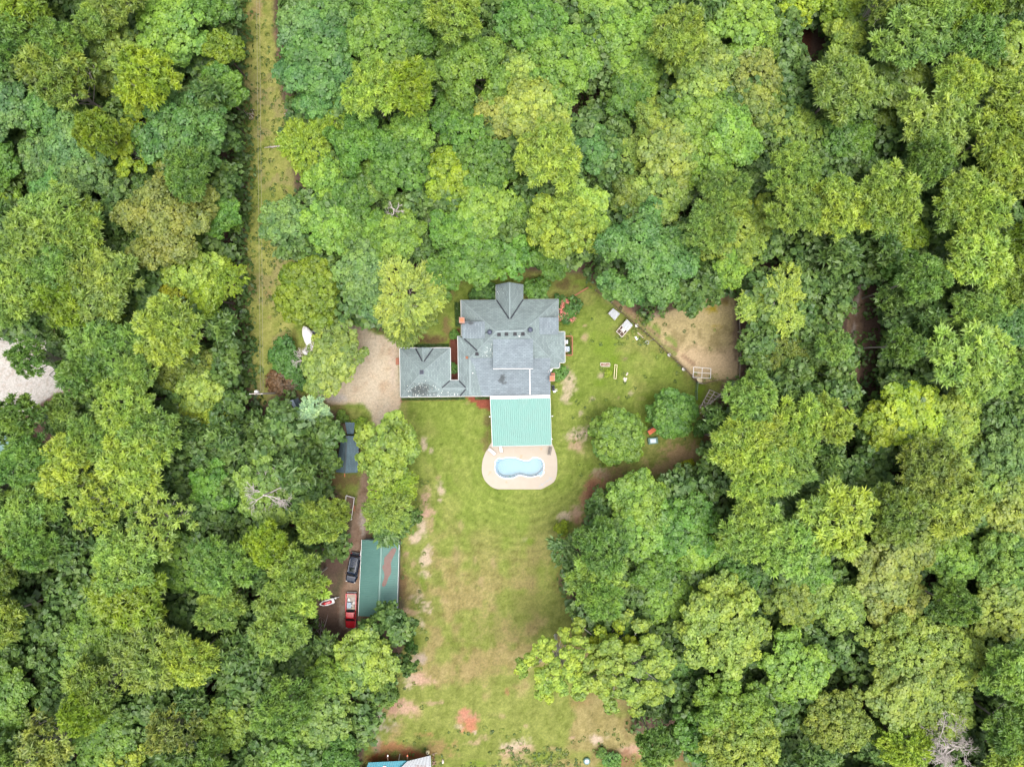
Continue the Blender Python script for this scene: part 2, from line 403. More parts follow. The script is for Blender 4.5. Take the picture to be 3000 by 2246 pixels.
patch(1430, 1235, 16, 22, S(128, 112, 76), 0.8); patch(1425, 1290, 14, 40, S(128, 110, 74), 0.7)      # darker brown strip by the patio cover
patch(1700, 1275, 42, 30, SAND, 0.95); patch(1690, 1300, 26, 24, PINK, 0.7)
for (x, y, rx, ry, c, a) in (
  (1672,1130,22,40,SAND,.75),(1660,1165,18,22,SAND,.7),(1714,955,9,9,PINK,.8),(1712,985,11,16,PINK,.7),(1760,1102,13,14,SAND,.6),(1815,1045,8,5,S(150,120,96),.7),(1832,1051,9,9,S(165,130,125),.6),
  (1735,1168,10,7,SAND,.6),(1848,1152,8,7,SAND,.7),(1812,1163,6,8,TAN,.6),(1702,1210,7,7,SAND,.6),(1660,1085,10,16,SAND,.6),(1880,1165,14,8,TAN,.5),
  (1762,1385,30,26,SAND,.75),(1752,1420,34,34,S(186,138,108),.95),(1728,1470,26,40,S(188,140,112),.9),(1690,1505,30,26,PINK,.9),(1655,1515,22,24,SAND,.75),(1700,1520,30,16,RED,.6),(1735,1440,12,40,S(158,112,88),.8),
  (1790,1385,50,28,S(160,130,100),.7),(1850,1390,60,26,S(130,112,78),.7),
  (1242,1300,11,22,SAND,.85),(1263,1322,6,14,SAND,.7),(1292,1430,12,22,SAND,.85),(1290,1465,7,7,SAND,.8),(1285,1398,10,8,TAN,.6),
  (1242,1470,16,42,PINK,1),(1250,1500,22,26,PINK,1),(1232,1545,22,30,SAND,.95),(1215,1575,16,20,SAND,.9),(1260,1540,16,24,TAN,.7),(1190,1620,10,10,PINK,.7),
  (1245,1640,20,26,SAND,.85),(1255,1620,12,26,SAND,.8),(1240,1680,26,14,SAND,.7),(1210,1650,14,20,TAN,.7),
  (1225,1755,26,20,SAND,.85),(1245,1780,22,28,SAND,.9),(1235,1825,14,26,SAND,.85),(1200,1790,30,18,PINK,.7),(1180,1700,14,60,BRN,.6),(1300,1760,14,10,TAN,.5),
  (1225,1930,24,26,S(200,180,168),.8),(1228,1990,34,24,PINK,.95),(1200,2005,22,24,SAND,.8),(1180,2075,36,26,PINK,.95),(1140,2065,40,36,S(196,158,136),.9),(1110,2110,18,40,GRY,.9),(1135,2130,30,26,GRY,.7),(1105,2180,14,30,GRY,.7),
  (1270,2058,40,8,PINK,.6),(1150,2190,60,22,S(176,120,90),.8),(1120,2222,60,16,S(176,98,66),.9),(1215,2212,50,16,S(180,104,72),.9),(1250,2150,40,10,S(200,140,110),.6),(1290,2190,60,40,S(178,136,104),.6),
  (1370,2100,34,26,RED,.95),(1375,2125,30,22,S(210,140,112),.9),(1360,2085,14,16,S(214,150,126),.9),(1345,2128,16,9,SAND,.6),(1392,2145,6,6,SAND,.9),(1420,2160,20,14,PINK,.6),(1385,2175,26,10,PINK,.6),
  (1510,2185,50,24,SAND,.9),(1545,2200,40,20,PINK,.85),(1490,2205,30,14,PINK,.8),(1545,2225,20,16,PINK,.7),(1745,2165,26,16,SAND,1),(1620,2190,30,12,TAN,.6),(1678,2160,10,6,PINK,.7),
  (1860,2195,50,14,PINK,.85),(1920,2205,60,16,S(214,160,132),.95),(1970,2190,40,16,S(206,152,124),.9),(1990,2215,50,30,BRN,.7),(1830,2230,60,26,S(150,112,84),.7),(1690,2050,40,22,S(160,122,84),.4),
  (1485,2025,10,14,S(190,130,104),.7),(1470,2100,16,10,TAN,.5),(1540,2125,8,6,PINK,.5),
  (1410,1700,10,26,TAN,.4),(1390,1640,9,24,TAN,.35),(1445,1650,8,20,TAN,.4),(1350,1540,9,24,TAN,.35),(1335,1620,10,30,TAN,.3),(1540,1580,9,7,SAND,.5),
  (1560,1650,40,90,S(150,136,92),.4),(1460,1850,90,60,S(172,152,108),.4),(1400,1960,80,50,S(174,152,108),.4),(1540,1760,60,60,S(150,140,88),.35),
  (1370,1180,10,6,TAN,.4),(1232,1165,40,5,S(176,124,96),.8)):
    patch(x, y, rx, ry, c, a)
lay(ml * sstep(40, 10, SD['lawn']) * sstep(0.45, 0.6, n_fin) * 0.45, S(120, 96, 66))
# bright grass spots
for (x, y, rx, ry, a) in ((1770,1010,50,60,.55),(1800,1080,30,40,.7),(1760,1120,30,18,.6),(1550,1585,20,14,.7),(1900,1165,60,20,.5),(1230,1860,36,40,.6),(1235,1690,10,20,.7),(1245,1720,12,22,.7),(1560,2215,70,26,.6),(1400,2235,60,16,.6),(1690,2215,60,22,.5),(2050,1140,26,26,.8),(2046,1165,16,26,.8),(1650,1010,20,50,.3)):
    patch(x, y, rx, ry, S(120, 152, 40), a, 0.8)
# bare brown soil under and near the big trees
patch(2000, 1330, 70, 50, S(158, 130, 102, 1.6), 0.85); patch(1925, 1375, 60, 30, S(160, 134, 104, 1.6), 0.75); patch(2060, 1270, 40, 30, S(150, 116, 92, 1.7), 0.85)
patch(1310, 850, 34, 44, S(150, 122, 96), 0.5); patch(1330, 820, 30, 16, S(150, 116, 96), 0.5); patch(1650, 830, 60, 24, S(100, 78, 56), 0.8)
patch(1305, 960, 16, 40, S(140, 106, 84), 0.7); patch(1240, 995, 76, 16, S(120, 90, 70), 0.85); patch(1005, 1405, 60, 24, S(140, 112, 84), 0.75); patch(930, 1175, 50, 30, S(150, 112, 88), 0.8)
patch(1520, 2215, 20, 20, PINK, 0.5)
# pen
m = sstep(-5, 8, SD['pen'] + wob * 0.45)
penc = blend(S(150, 140, 92, 1.6), S(206, 186, 146, 1.6), n_mid * 0.5 + n_fin * 0.5)
lay(m, penc)
lay(m * sstep(1000, 1040, PY + wob) * sstep(1130, 1070, PY + wob * 0.4) * 0.8, S(222, 196, 160, 1.8))
lay(m * sstep(0.46, 0.62, n_fin) * sstep(1060, 1020, PY + wob) * sstep(930, 960, PY + wob) * 0.55, S(132, 120, 74))
lay(m * sstep(34, 12, np.abs((PX - 1900) * 0.62 - (PY - 965) * 0.78)) * (PX < 1985) * sstep(0.36, 0.55, n_fin) * 0.9, S(138, 166, 74))
patch(2085, 905, 26, 14, S(184, 168, 30), 0.9); patch(2125, 885, 20, 14, S(160, 146, 40), 0.7); patch(2095, 955, 20, 9, S(176, 158, 50), 0.6)
patch(2120, 870, 34, 26, S(136, 108, 94), 0.5); patch(2155, 980, 9, 90, S(150, 126, 112), 0.8); patch(1930, 925, 34, 12, S(192, 168, 150), 0.7); patch(1838, 905, 44, 14, S(176, 140, 112), 0.8, 1, 0.7)
lay(sstep(9, 3, np.abs((PX - 1905) * .62 - (PY - 965) * .78)) * (PX > 1770) * (PX < 2035) * sstep(.35, .5, n_fin) * .8, S(178, 146, 120))
# driveway, track, gravel lot, trail
m = sstep(-4, 5, SD['driveway'] + wob * 0.35)
lay(m, blend(S(218, 200, 172, 2.15), S(232, 218, 196, 2.15), n_fin))
lay(m * sstep(0.5, 0.68, n_mid) * 0.35, S(222, 190, 158)); lay(m * sstep(0.6, 0.75, fbm(PX, PY, 22, 77)) * 0.4, S(196, 164, 134))
patch(990, 1163, 34, 15, S(208, 200, 194), 0.8, 0.7); patch(1150, 1060, 10, 90, S(224, 204, 190), 0.5)
m = sstep(-6, 8, SD['track'] + wob * 0.4)
lay(m * 0.95, blend(S(150, 116, 94), S(196, 170, 150), n_fin)); patch(1062, 1540, 10, 50, S(206, 194, 184), 0.8); patch(1000, 1800, 10, 50, S(186, 172, 160), 0.7)
m = sstep(-3, 5, SD['lot'] + wob * 0.3)
lay(sstep(-95, -60, SD['lot'] + wob) * (PX < 180) * (PY < 1000) * 0.9, blend(S(150, 136, 96), S(186, 158, 132), n_fin))
lay(m, blend(S(216, 210, 204), S(236, 232, 228), n_fin)); lay(m * sstep(0.55, 0.68, n_mid) * 0.3, S(216, 196, 174)); lay(m * sstep(0.60, 0.7, n_tin) * 0.5, S(190, 172, 158))
m = sstep(-6, 6, SD['trail'] + wob * 0.5)
lay(m, blend(S(140, 112, 92, 1.8), S(170, 146, 122, 1.8), n_fin)); lay(m * sstep(3, 12, SD['trail'] - 12 + wob * 0.5) * 0.8, S(214, 200, 192, 1.7))
lay(sstep(-5, 6, SD['leaf_trail'] + wob * 0.3), blend(S(108, 74, 60), S(150, 104, 80), n_tin))
patch(1045, 215, 40, 40, S(150, 96, 72), 0.8); patch(1390, 45, 30, 40, S(112, 72, 62), 0.8); patch(1712, 370, 60, 26, S(110, 72, 60), 0.8); patch(1028, 745, 20, 40, S(140, 100, 86), 0.8)
# red mulch beds at the house
def bed(poly, c, k=1.0):
    lay(sstep(-1.5, 1.5, sdist(PX, PY, poly) + (n_tin - 0.5) * 4) * k, c)
MUL = S(170, 98, 78)
bed([(1316,980),(1346,960),(1348,1120),(1315,1120)], S(132, 82, 68)); bed([(1386,1158),(1442,1158),(1440,1203),(1400,1192)], MUL); bed([(1364,1158),(1390,1158),(1396,1180),(1380,1180)], MUL)
bed([(1172,1160),(1364,1158),(1366,1168),(1172,1176)], S(158, 104, 82), 0.8); bed([(1640,985),(1678,985),(1678,1042),(1640,1042)], S(112, 108, 56))
colr = np.clip(colr, 0.008, 0.9)

def ground_material():
    t = NT("ground_cover"); a = t.n("ShaderNodeAttribute", attribute_name="cover"); p = t.pos()
    n1 = t.noise(2.6, 6, 0.75, p); n2 = t.noise(9.0, 4, 0.7, p)
    f = t.math('ADD', t.math('MULTIPLY', n1, 0.9), t.math('MULTIPLY', n2, 0.7))
    c = t.mix(t.ramp(f, 0.45, 1.15), t.mix(1.0, a.outputs["Color"], (0.60, 0.63, 0.62), 'MULTIPLY'), t.mix(1.0, a.outputs["Color"], (1.38, 1.35, 1.33), 'MULTIPLY'))
    t.principled(c, 0.95, 0, 0.15, t.bump(f, 0.5, 0.08)); return t.m
M['ground'] = ground_material()
def wood_far():
    t = NT("far_ground"); p = t.pos(); n = t.noise(0.12, 6, 0.7, p)
    t.principled(t.mix(t.ramp(n, 0.35, 0.65), (0.02, 0.035, 0.015), (0.06, 0.09, 0.03)), 0.95, 0, 0.1, t.bump(n, 1.0, 2.0)); return t.m

GZ = (n_fin - 0.5) * 0.06 + (n_tin - 0.5) * 0.03
GZ = np.where(SD['lawn'] > 5, GZ * 0.4, GZ) - 0.03
ny, nx = GX.shape
fi, fj = np.meshgrid(np.arange(ny - 1), np.arange(nx - 1), indexing='ij')
fcx = (PX[:-1, :-1] + PX[1:, 1:]) / 2; fcy = (PY[:-1, :-1] + PY[1:, 1:]) / 2
region = np.zeros(fcx.shape, int)
order = [('power_line_clearing', 'clearing'), ('lawn', 'lawn'), ('pen_ground', 'pen'), ('dirt_track', 'track'), ('driveway', 'driveway'), ('gravel_lot', 'lot'), ('forest_trail', 'trail'), ('forest_trail', 'leaf_trail')]
names = ['forest_floor']
for nm, key in order:
    if nm not in names: names.append(nm)
    region[(SD[key] + wob * 0.4)[:-1, :-1] > 0] = names.index(nm)
# the pool basin is dug through the sheet
POOL = [(595,1073),(640,1082),(700,1067),(760,1063),(830,1070),(890,1092),(960,1116),(1015,1112),(1050,1088),(1075,1064),(1130,1065),(1190,1085),(1225,1120),(1240,1170),(1236,1230),(1228,1255),(1243,1277),(1232,1302),(1190,1343),(1165,1333),(1145,1330),(1080,1350),(1000,1352),(930,1332),(880,1328),(840,1345),(790,1366),(700,1372),(640,1362),(590,1335),(550,1290),(530,1230),(530,1190),(543,1160),(532,1135),(560,1093)]
poolpx = [(1340 + x / 4.87, 1120 + y / 4.87) for x, y in POOL]
inpool = sdist(fcx, fcy, poolpx) > -6
allv = np.stack([GX, GY, GZ], -1).reshape(-1, 3); allc = np.concatenate([colr.reshape(-1, 3), np.ones((nx * ny, 1))], 1)
for ri, nm in enumerate(names):
    sel = (region == ri) & ~inpool
    i, j = fi[sel], fj[sel]
    q = np.stack([i * nx + j, i * nx + j + 1, (i + 1) * nx + j + 1, (i + 1) * nx + j], 1)
    u, inv = np.unique(q.ravel(), return_inverse=True)
    me = bpy.data.meshes.new(nm); me.vertices.add(len(u)); me.vertices.foreach_set("co", allv[u].astype(np.float32).ravel())
    me.loops.add(q.size); me.loops.foreach_set("vertex_index", inv.astype(np.int32).ravel())
    me.polygons.add(len(q)); me.polygons.foreach_set("loop_start", np.arange(0, q.size, 4, dtype=np.int32))
    me.update(calc_edges=True)
    ca = me.color_attributes.new("cover", 'FLOAT_COLOR', 'POINT'); ca.data.foreach_set("color", allc[u].astype(np.float32).ravel())
    me.polygons.foreach_set("use_smooth", np.ones(len(q), bool)); me.materials.append(M['ground'])
    o = bpy.data.objects.new(nm, me); COL.objects.link(o); tag(o, kind='structure')
b = MB()
A, B_, O = 104, 82, 3000
b.add([(-A, -B_, -.05), (A, -B_, -.05), (A, B_, -.05), (-A, B_, -.05), (-O, -O, -.05), (O, -O, -.05), (O, O, -.05), (-O, O, -.05)],
      [(4, 5, 1, 0), (5, 6, 2, 1), (6, 7, 3, 2), (7, 4, 0, 3)])
tag(b.build('ground', wood_far()), kind='structure')
# ------------------------------------------------------------------ house with garage wing
g1 = C1(400, 1430); g2 = C1(1160, 1000); g3 = C1(1310, 1310); g4 = C1(950, 680); g5 = C1(1290, 330); g6 = C1(640, 1490)
M['shingle'] = shingle_material("grey_green_shingle", S(154, 170, 172, 1.85), [
    (g1.x, g1.y, 3.1, 1.7, 'both'), (g6.x, g6.y, 4.2, 0.7, 'white'), (g2.x, g2.y, 1.0, 1.3, 'white'), (g5.x, g5.y, 0.9, 0.9, 'white')])
M['shingle_dark'] = shingle_material("blue_grey_shingle", S(150, 163, 172, 1.85), [(g3.x, g3.y, 1.0, 1.2, 'dark'), (g4.x, g4.y, 1.6, 0.5, 'dark')])
house = empty('house', 'large house with grey-green shingle hip roof and garage wing beside the driveway', 'house', C1(1400, 1000))
HI = Matrix.Translation(-house.location)
def hb(b, name, m, par=house, lab=None, **k):
    o = b.build(name, m, par, **k); o.matrix_parent_inverse = par.matrix_world.inverted() if par is not house else HI
    if lab: o['label'] = lab
    return o
def rel(o, par):     # parts are modelled in world coordinates
    p = par
    loc = Vector((0, 0, 0))
    o.parent = par; o.matrix_parent_inverse = Matrix.Identity(4)
def slope(pts, m='shingle', th=0.16, dz=0.0):
    b = MB(); b.slab([C1(*p) + Vector((0, 0, dz)) for p in pts], th); return hb(b, 'roof_slope', M[m], uvslope=True)
A_, B2, RW, RE = (832,390,3.0), (1958,378,3.0), (1237,755,6.8), (1552,745,6.8)
slope([A_, B2, RE, RW])                                             # north
slope([A_, RW, (1015,975,4.75), (860,828,3.2), (838,806,3.0)])      # west of the main hip
slope([(795,806,3.0), (860,828,3.2), (1015,975,4.75), (928,1060,3.95)])
slope([(795,806,3.0), (928,1060,3.95), (935,1493,3.95), (888,1410,3.72), (805,1318,3.0)])
slope([(888,1410,3.72), (935,1493,3.95), (928,1496,3.85), (820,1498,3.0)])
slope([RW, RE, (1862,1060,3.9), (928,1060,3.95), (1015,975,4.75)])  # south of the main hip
slope([(1958,378,3.0), (1957,757,3.0), (1967,1110,3.0), (1967,1170,3.0), (1862,1060,3.9), RE])
slope([(1862,1060,3.9), (1967,1170,3.0), (1862,1176,2.98)])
slope([(928,1060,3.95), (1862,1060,3.9), (1862,1492,3.0), (1075,1495,3.0), (990,1160,3.75)], 'shingle_dark')
slope([(928,1060,3.95), (990,1160,3.75), (1075,1495,3.0), (935,1495,3.95)])
# east cross hip
slope([(2027,757,3.0), (2029,1108,3.0), (1838,930,4.25)], dz=.02)
slope([(1955,757,3.0), (2027,757,3.0), (1838,930,4.25), (1800,928,4.3)], dz=.02)
slope([(2029,1108,3.0), (1967,1112,3.0), (1800,928,4.3), (1838,930,4.25)], dz=.02)
# north porch gable
slope([(1232,213,3.0), (1387,182,5.3), (1395,610,5.35), (1238,385,3.02)], dz=.02)
slope([(1549,210,3.0), (1387,182,5.3), (1395,610,5.35), (1550,380,3.02)], dz=.02)
# garage wing
AP = (376,1222,5.7)
slope([(124,945,3.0), (704,943,3.0), AP]); slope([(124,945,3.0), AP, (134,1508,3.0)])
slope([(704,943,3.0), (708,1318,3.0), (612,1405,3.72), AP])
slope([(134,1508,3.0), AP, (612,1405,3.72), (888,1410,3.72), (820,1498,3.0)])
slope([(708,1318,3.0), (805,1318,3.0), (888,1410,3.72), (612,1405,3.72)])
slope([(308,946,3.0), (388,934,4.4), (395,1098,4.42)], dz=.03); slope([(512,944,3.0), (388,934,4.4), (395,1098,4.42)], dz=.03)
# dark valley flashings
for a, c in (((1242,392,3.1),(1386,606,5.42)), ((1548,384,3.1),(1404,606,5.42)), ((868,836,3.32),(1017,976,4.85)), ((306,948,3.12),(385,1098,4.5)), ((512,946,3.12),(405,1098,4.5)),
             ((701,1322,3.12),(612,1403,3.82)), ((809,1322,3.12),(886,1400,3.80)), ((884,1420,3.82),(820,1496,3.12))):
    b = MB(); b.bar(C1(*a) + Vector((0,0,.16)), C1(*c) + Vector((0,0,.16)), 0.2, 0.03); hb(b, 'valley_flashing', M['valley'])
# ridge and hip caps in pale shingle
M['cap'] = mat("ridge_cap_shingle", S(166, 182, 184, 1.95), 0.9, 0.12, 3, bump=0.3)
for a, c, w in ((RW, RE, .34), ((933,1080,3.95),(937,1478,3.95),.34), ((612,1410,3.74),(886,1410,3.74),.26), ((1391,186,5.33),(1395,606,5.38),.18), (A_, RW, .14), (RE,(1958,378,3.0),.14), (RW,(928,1060,3.95),.14),
                (RE,(1862,1060,3.9),.14), ((124,945,3.0),AP,.13), ((704,943,3.0),AP,.13), ((134,1508,3.0),AP,.13), (AP,(612,1405,3.72),.13), ((388,936,4.45),(395,1094,4.48),.13), ((2029,1108,3.0),(1838,930,4.25),.12)):
    p, q = C1(*a) + Vector((0,0,.03)), C1(*c) + Vector((0,0,.03))
    b = MB(); n = max(3, int((q - p).length / 0.5))
    for i in range(n):
        b.bar(p.lerp(q, i / n), p.lerp(q, (i + 0.96) / n), w, 0.05 + 0.008 * (i % 2))
    hb(b, 'ridge_cap', M['cap'])
# dormers
def dormer(x0, y0, x1, y1, zin, zout, side, m, lab):
    d = bpy.data.objects.new('dormer', None); COL.objects.link(d); d.parent = house; d.matrix_parent_inverse = HI; d['label'] = lab
    if side == 'S': c = [(x0,y0,zin),(x1,y0,zin),(x1,y1,zout),(x0,y1,zout)]
    if side == 'W': c = [(x1,y0,zin),(x1,y1,zin),(x0,y1,zout),(x0,y0,zout)]
    if side == 'E': c = [(x0,y0,zin),(x0,y1,zin),(x1,y1,zout),(x1,y0,zout)]
    P = [C1(*p) for p in c]
    b = MB(); b.slab(P, 0.14); b.build('dormer_roof', M[m], d, uvslope=True)
    ctr = sum(P, Vector()) / 4; q = [ctr + (p - ctr) * 0.93 - Vector((0, 0, 0.15)) for p in P]
    b = MB(); b.add([tuple(p) for p in q] + [(p.x, p.y, 2.9) for p in q], [(0,1,5,4),(1,2,6,5),(2,3,7,6),(3,0,4,7),(0,3,2,1),(4,5,6,7)])
    b.build('dormer_wall', M['white'], d); return d
dormer(1200, 840, 1662, 1180, 6.05, 5.35, 'S', 'shingle_dark', 'wide flat roof dormer with white gutter')
dormer(845, 636, 1105, 832, 5.72, 4.7, 'W', 'shingle_dark', 'small dormer next to the orange chimney')
dormer(1735, 590, 1955, 785, 5.25, 4.6, 'E', 'shingle_dark', 'small dormer next to the blossoming shrub')
# walls of brick under the eaves (inset), with doors and windows
def inset(pts, d):
    n = len(pts); out = []
    for i in range(n):
        p0, p1, p2 = pts[i - 1], pts[i], pts[(i + 1) % n]
        e1 = (p1 - p0).normalized(); e2 = (p2 - p1).normalized()
        n1, n2 = Vector((-e1.y, e1.x)), Vector((-e2.y, e2.x)); out.append(p1 + (n1 + n2) * d / max(0.5, 1 + n1.dot(n2)))
    return out
eave = [(124,945),(704,943),(708,1318),(805,1318),(795,806),(838,806),(832,390),(1232,387),(1232,213),(1549,210),(1549,382),(1958,378),(1957,757),(2027,757),(2029,1108),(1967,1110),(1967,1170),(1862,1176),(1862,1490),(820,1498),(134,1508)]
EV = [C1(x, y, 2.98) for x, y in eave]; E2 = [Vector((p.x, p.y)) for p in EV]
foot = inset(E2, -0.42)
b = MB(); b.prism(foot, -0.1, 2.82); hb(b, 'wall', M['brick'])
b = MB()
for p, q in zip(EV, EV[1:] + EV[:1]):
    if (p - q).length > 0.3: b.bar((p.x, p.y, 2.86), (q.x, q.y, 2.86), 0.04, 0.2)
hb(b, 'fascia', M['trim'])
for i, j in ((20,0),(0,1),(1,2),(2,3),(3,4),(5,6),(18,19),(19,20),(13,14),(15,16),(16,17),(14,15),(12,13)):   # gutters
    p, q = EV[i], EV[j]; d = (q - p).normalized(); o = Vector((-d.y, d.x, 0)) * 0.07
    b = MB(); b.bar(p + o + Vector((0,0,-.02)), q + o + Vector((0,0,-.02)), 0.08, 0.11); hb(b, 'gutter', M['trim'])
p, q = C1(1205, 1183, 5.2), C1(1660, 1180, 5.2)
b = MB(); b.bar(p, q, 0.14, 0.12)
for k in range(9): b.bar(p.lerp(q, k / 8) + Vector((0, -.05, .03)), p.lerp(q, k / 8) + Vector((0, .15, .03)), 0.06)
hb(b, 'gutter', M['white_metal'])
b = MB(); b.bar(C1(1624, 1182, 3.75), C1(1627, 1480, 3.15), 0.13, 0.1); b.bar(C1(1624, 1182, 5.2), C1(1624, 1184, 3.75), 0.1); hb(b, 'downpipe', M['white_metal'])
def window(px, py, face, w=1.1, h=1.3, z=1.0, name='window'):
    p = C1(px, py); dx, dy = (w, 0.1) if face in 'NS' else (0.1, w)
    s = {'N': (0, 1), 'S': (0, -1), 'W': (-1, 0), 'E': (1, 0)}[face]
    b = MB(); b.box((p.x, p.y, z + h / 2), (dx + (0.16 if face in 'NS' else 0.05), dy + (0.16 if face in 'EW' else 0.05), h + 0.16)); f = hb(b, name, M['white'])
    b = MB(); b.box((p.x + s[0] * 0.05, p.y + s[1] * 0.05, z + h / 2), (dx, dy, h)); g = b.build('pane' if name == 'window' else 'door_panel', M['glass'] if name == 'window' else M['white_metal'], f)
    g.matrix_parent_inverse = Matrix.Identity(4)
def edge_mid(i, t):     # a point of the wall between eave corners i and i+1, as crop coordinates
    a, c = foot[i], foot[(i + 1) % len(foot)]; p = a.lerp(c, t)
    return (p.x / MPP + 1500 - 1140) * 3.943, (-p.y / MPP + 1123 - 780) * 3.943
for i, t, f in ((6,.3,'N'),(6,.75,'N'),(10,.3,'N'),(10,.7,'N'),(5,.3,'W'),(5,.7,'W'),(11,.3,'E'),(11,.7,'E'),(13,.5,'E'),(19,.2,'S'),(19,.35,'S'),(3,.5,'W'),(0,.25,'N'),(0,.75,'N')):
    window(*edge_mid(i, t), f)
for t in (.27, .73): window(*edge_mid(20, t), 'W', 2.6, 2.1, 0.05, 'garage_door')
window(*edge_mid(8, .5), 'N', 1.0, 2.05, 0.05, 'front_door')
# chimneys
M['cap_brick'] = mat('pinkish_mortar_cap', (.33,.2,.15), .9, .2, 5)
def chimney(x, y, z, lab, base=None):
    p = C1(x, y, z); b = MB(); b.box((p.x, p.y, z / 2), (0.72, 0.78, z)); c = hb(b, 'chimney', M['brick'], lab=lab)
    b = MB(); b.box((p.x, p.y, z + .06), (0.9, 0.95, 0.12)); b.build('chimney_cap', M['cap_brick'], c)
    b = MB(); b.box((p.x, p.y, z + .22), (0.5, 0.55, 0.24)); b.box((p.x, p.y, z + .36), (0.56, 0.6, 0.04)); b.build('flue', M['orange'], c)
chimney(840, 622, 6.6, 'brick chimney with orange flue at the roof edge next to the small dormer'); chimney(1884, 1294, 5.2, 'brick chimney with orange flue beside the satellite dish')
p = C1(1880, 1250); b = MB(); b.box((p.x, p.y, 1.6), (.7, .5, 3.2)); hb(b, 'chimney_base', M['brick'])
# vents
M['slate_vent'] = mat('slate_blue_vent', (.055,.065,.10), .6, .2, 4)
for x, y, z in ((1162,762,6.35), (1630,735,6.45)):
    b = MB(); b.lathe(C1(x, y, z - .2), [(.22, 0), (.22, .25), (.36, .3), (.42, .48), (.36, .62), (.15, .72)], 16); t_ = hb(b, 'turbine_vent', M['slate_vent'], smooth=True)
    b = MB(); c = C1(x, y, z - .2)
    for k in range(16):
        a = 2 * math.pi * k / 16; b.bar((c.x + .43 * math.cos(a), c.y + .43 * math.sin(a), c.z + .32), (c.x + .37 * math.cos(a + .2), c.y + .37 * math.sin(a + .2), c.z + .64), .05, .02)
    b.build('fin', M['dark_metal'], t_)
b = MB(); b.tube([C1(1112, 764, 5.9), C1(1134, 764, 6.15)], .07, 8); hb(b, 'pipe_vent', M['dark_metal'])
for x, y, z in ((1269,780,6.62), (1356,776,6.66), (1455,775,6.66), (1545,775,6.64), (1015,1006,4.75)):
    b = MB(); c = C1(x, y, z); b.box((c.x, c.y, c.z + .1), (.46, .36, .2)); b.box((c.x, c.y - .06, c.z + .23), (.54, .5, .06)); b.box((c.x, c.y - .22, c.z + .06), (.62, .3, .03)); hb(b, 'box_vent', M['dark_metal'])
b = MB(); c = C1(900, 1055, 3.85); b.box((c.x, c.y, c.z + .15), (.36, .36, .5)); b.box((c.x, c.y, c.z + .42), (.42, .42, .05)); hb(b, 'flue_box', M['rust'])
for x, y, z in ((967,1234,3.7), (1504,805,6.3)):
    b = MB(); b.lathe(C1(x, y, z), [(.15, 0), (.09, .06), (.08, .35), (.05, .36)], 10); hb(b, 'pipe_vent', M['white_metal'])
c = C1(376, 1222, 5.7); b = MB(); b.box((c.x, c.y, c.z + .02), (.66, .7, .3)); v = hb(b, 'cupola_vent', M['slate_vent'])
b = MB()
for k in range(5): b.box((c.x - .2 + .1 * k, c.y, c.z + .19), (.05, .56, .04))
b.build('louvre', M['dark_metal'], v)
c = C1(1860, 1205, 3.5); b = MB(); Md = Matrix.Translation(c) @ Matrix.Rotation(.75, 4, 'Z') @ Matrix.Rotation(1.0, 4, 'X')
b.lathe((0, 0, 0), [(.0, -.12), (.2, -.1), (.36, -.04), (.48, .05), (.47, .06), (.35, -.02), (.2, -.07), (.01, -.09)], 20)
b.v = [tuple(Md @ Vector((x, y * .9, z))) for x, y, z in b.v]; dsh = hb(b, 'satellite_dish', M['white_metal'], smooth=True)
b = MB(); b.tube([c, c + Vector((.28, .3, .12))], .025); b.box(c + Vector((.3, .32, .13)), (.12, .1, .1)); b.tube([c, c + Vector((-.05, -.15, -.6))], .03); b.build('dish_arm', M['white_metal'], dsh)

# ------------------------------------------------------------------ patio cover
def corrugated(b, TL, TR, BR, BL, period=0.23, h=0.03, rows=3):
    """ribbed metal sheet: trapezoid ribs running from the top edge to the bottom edge"""
    n = max(2, int(round((TR - TL).length / period))); prof = []
    for i in range(n):
        for f, z in ((0.0, 0), (0.55, 0), (0.68, h), (0.87, h)):
            prof.append(((i + f) / n, z))
    prof.append((1, 0)); m = len(prof); base = len(b.v)
    for r in range(rows + 1):
        t = r / rows
        for u, z in prof: b.v.append(tuple((TL.lerp(TR, u)).lerp(BL.lerp(BR, u), t) + Vector((0, 0, z))))
    for r in range(rows):
        for k in range(m - 1):
            a = base + r * m + k; b.f.append((a, a + 1, a + m + 1, a + m))
pc = empty('patio_cover', 'pale green corrugated metal patio roof between the house and the pool', 'patio cover', C2(900, 560))
PI_ = Matrix.Translation(-pc.location)
def pb(b, name, m, **k):
    o = b.build(name, m, pc, **k); o.matrix_parent_inverse = PI_; return o
TL, TR, BR_, BL = C2(468, 236, 3.3), C2(1325, 218, 3.3), C2(1345, 892, 2.75), C2(500, 909, 2.75)
M['green_sheet'] = sheet_material("mint_green_sheet", (0.092, 0.235, 0.205))
NS = 10
for k in range(NS):
    b = MB(); corrugated(b, TL.lerp(TR, k / NS), TL.lerp(TR, (k + 1) / NS), BL.lerp(BR_, (k + 1) / NS), BL.lerp(BR_, k / NS), 0.30, 0.07, 4); pb(b, 'roof_sheet', M['green_sheet'])
b = MB(); b.slab([C2(466,195,3.36), C2(1322,178,3.36), C2(1325,222,3.33), C2(468,241,3.33)], 0.06); pb(b, 'flashing', M['white'])
for t in (0.0, 0.33, 0.66, 1.0):
    p = BL.lerp(BR_, t) + Vector((0.12 if t < .5 else -.12, .25, 0)); b = MB(); b.box((p.x, p.y, 1.35), (.12, .12, 2.7)); pb(b, 'post', M['white'])
b = MB(); b.bar(BL + Vector((.05, .25, -.12)), BR_ + Vector((-.05, .25, -.12)), .1, .2); pb(b, 'beam', M['white'])
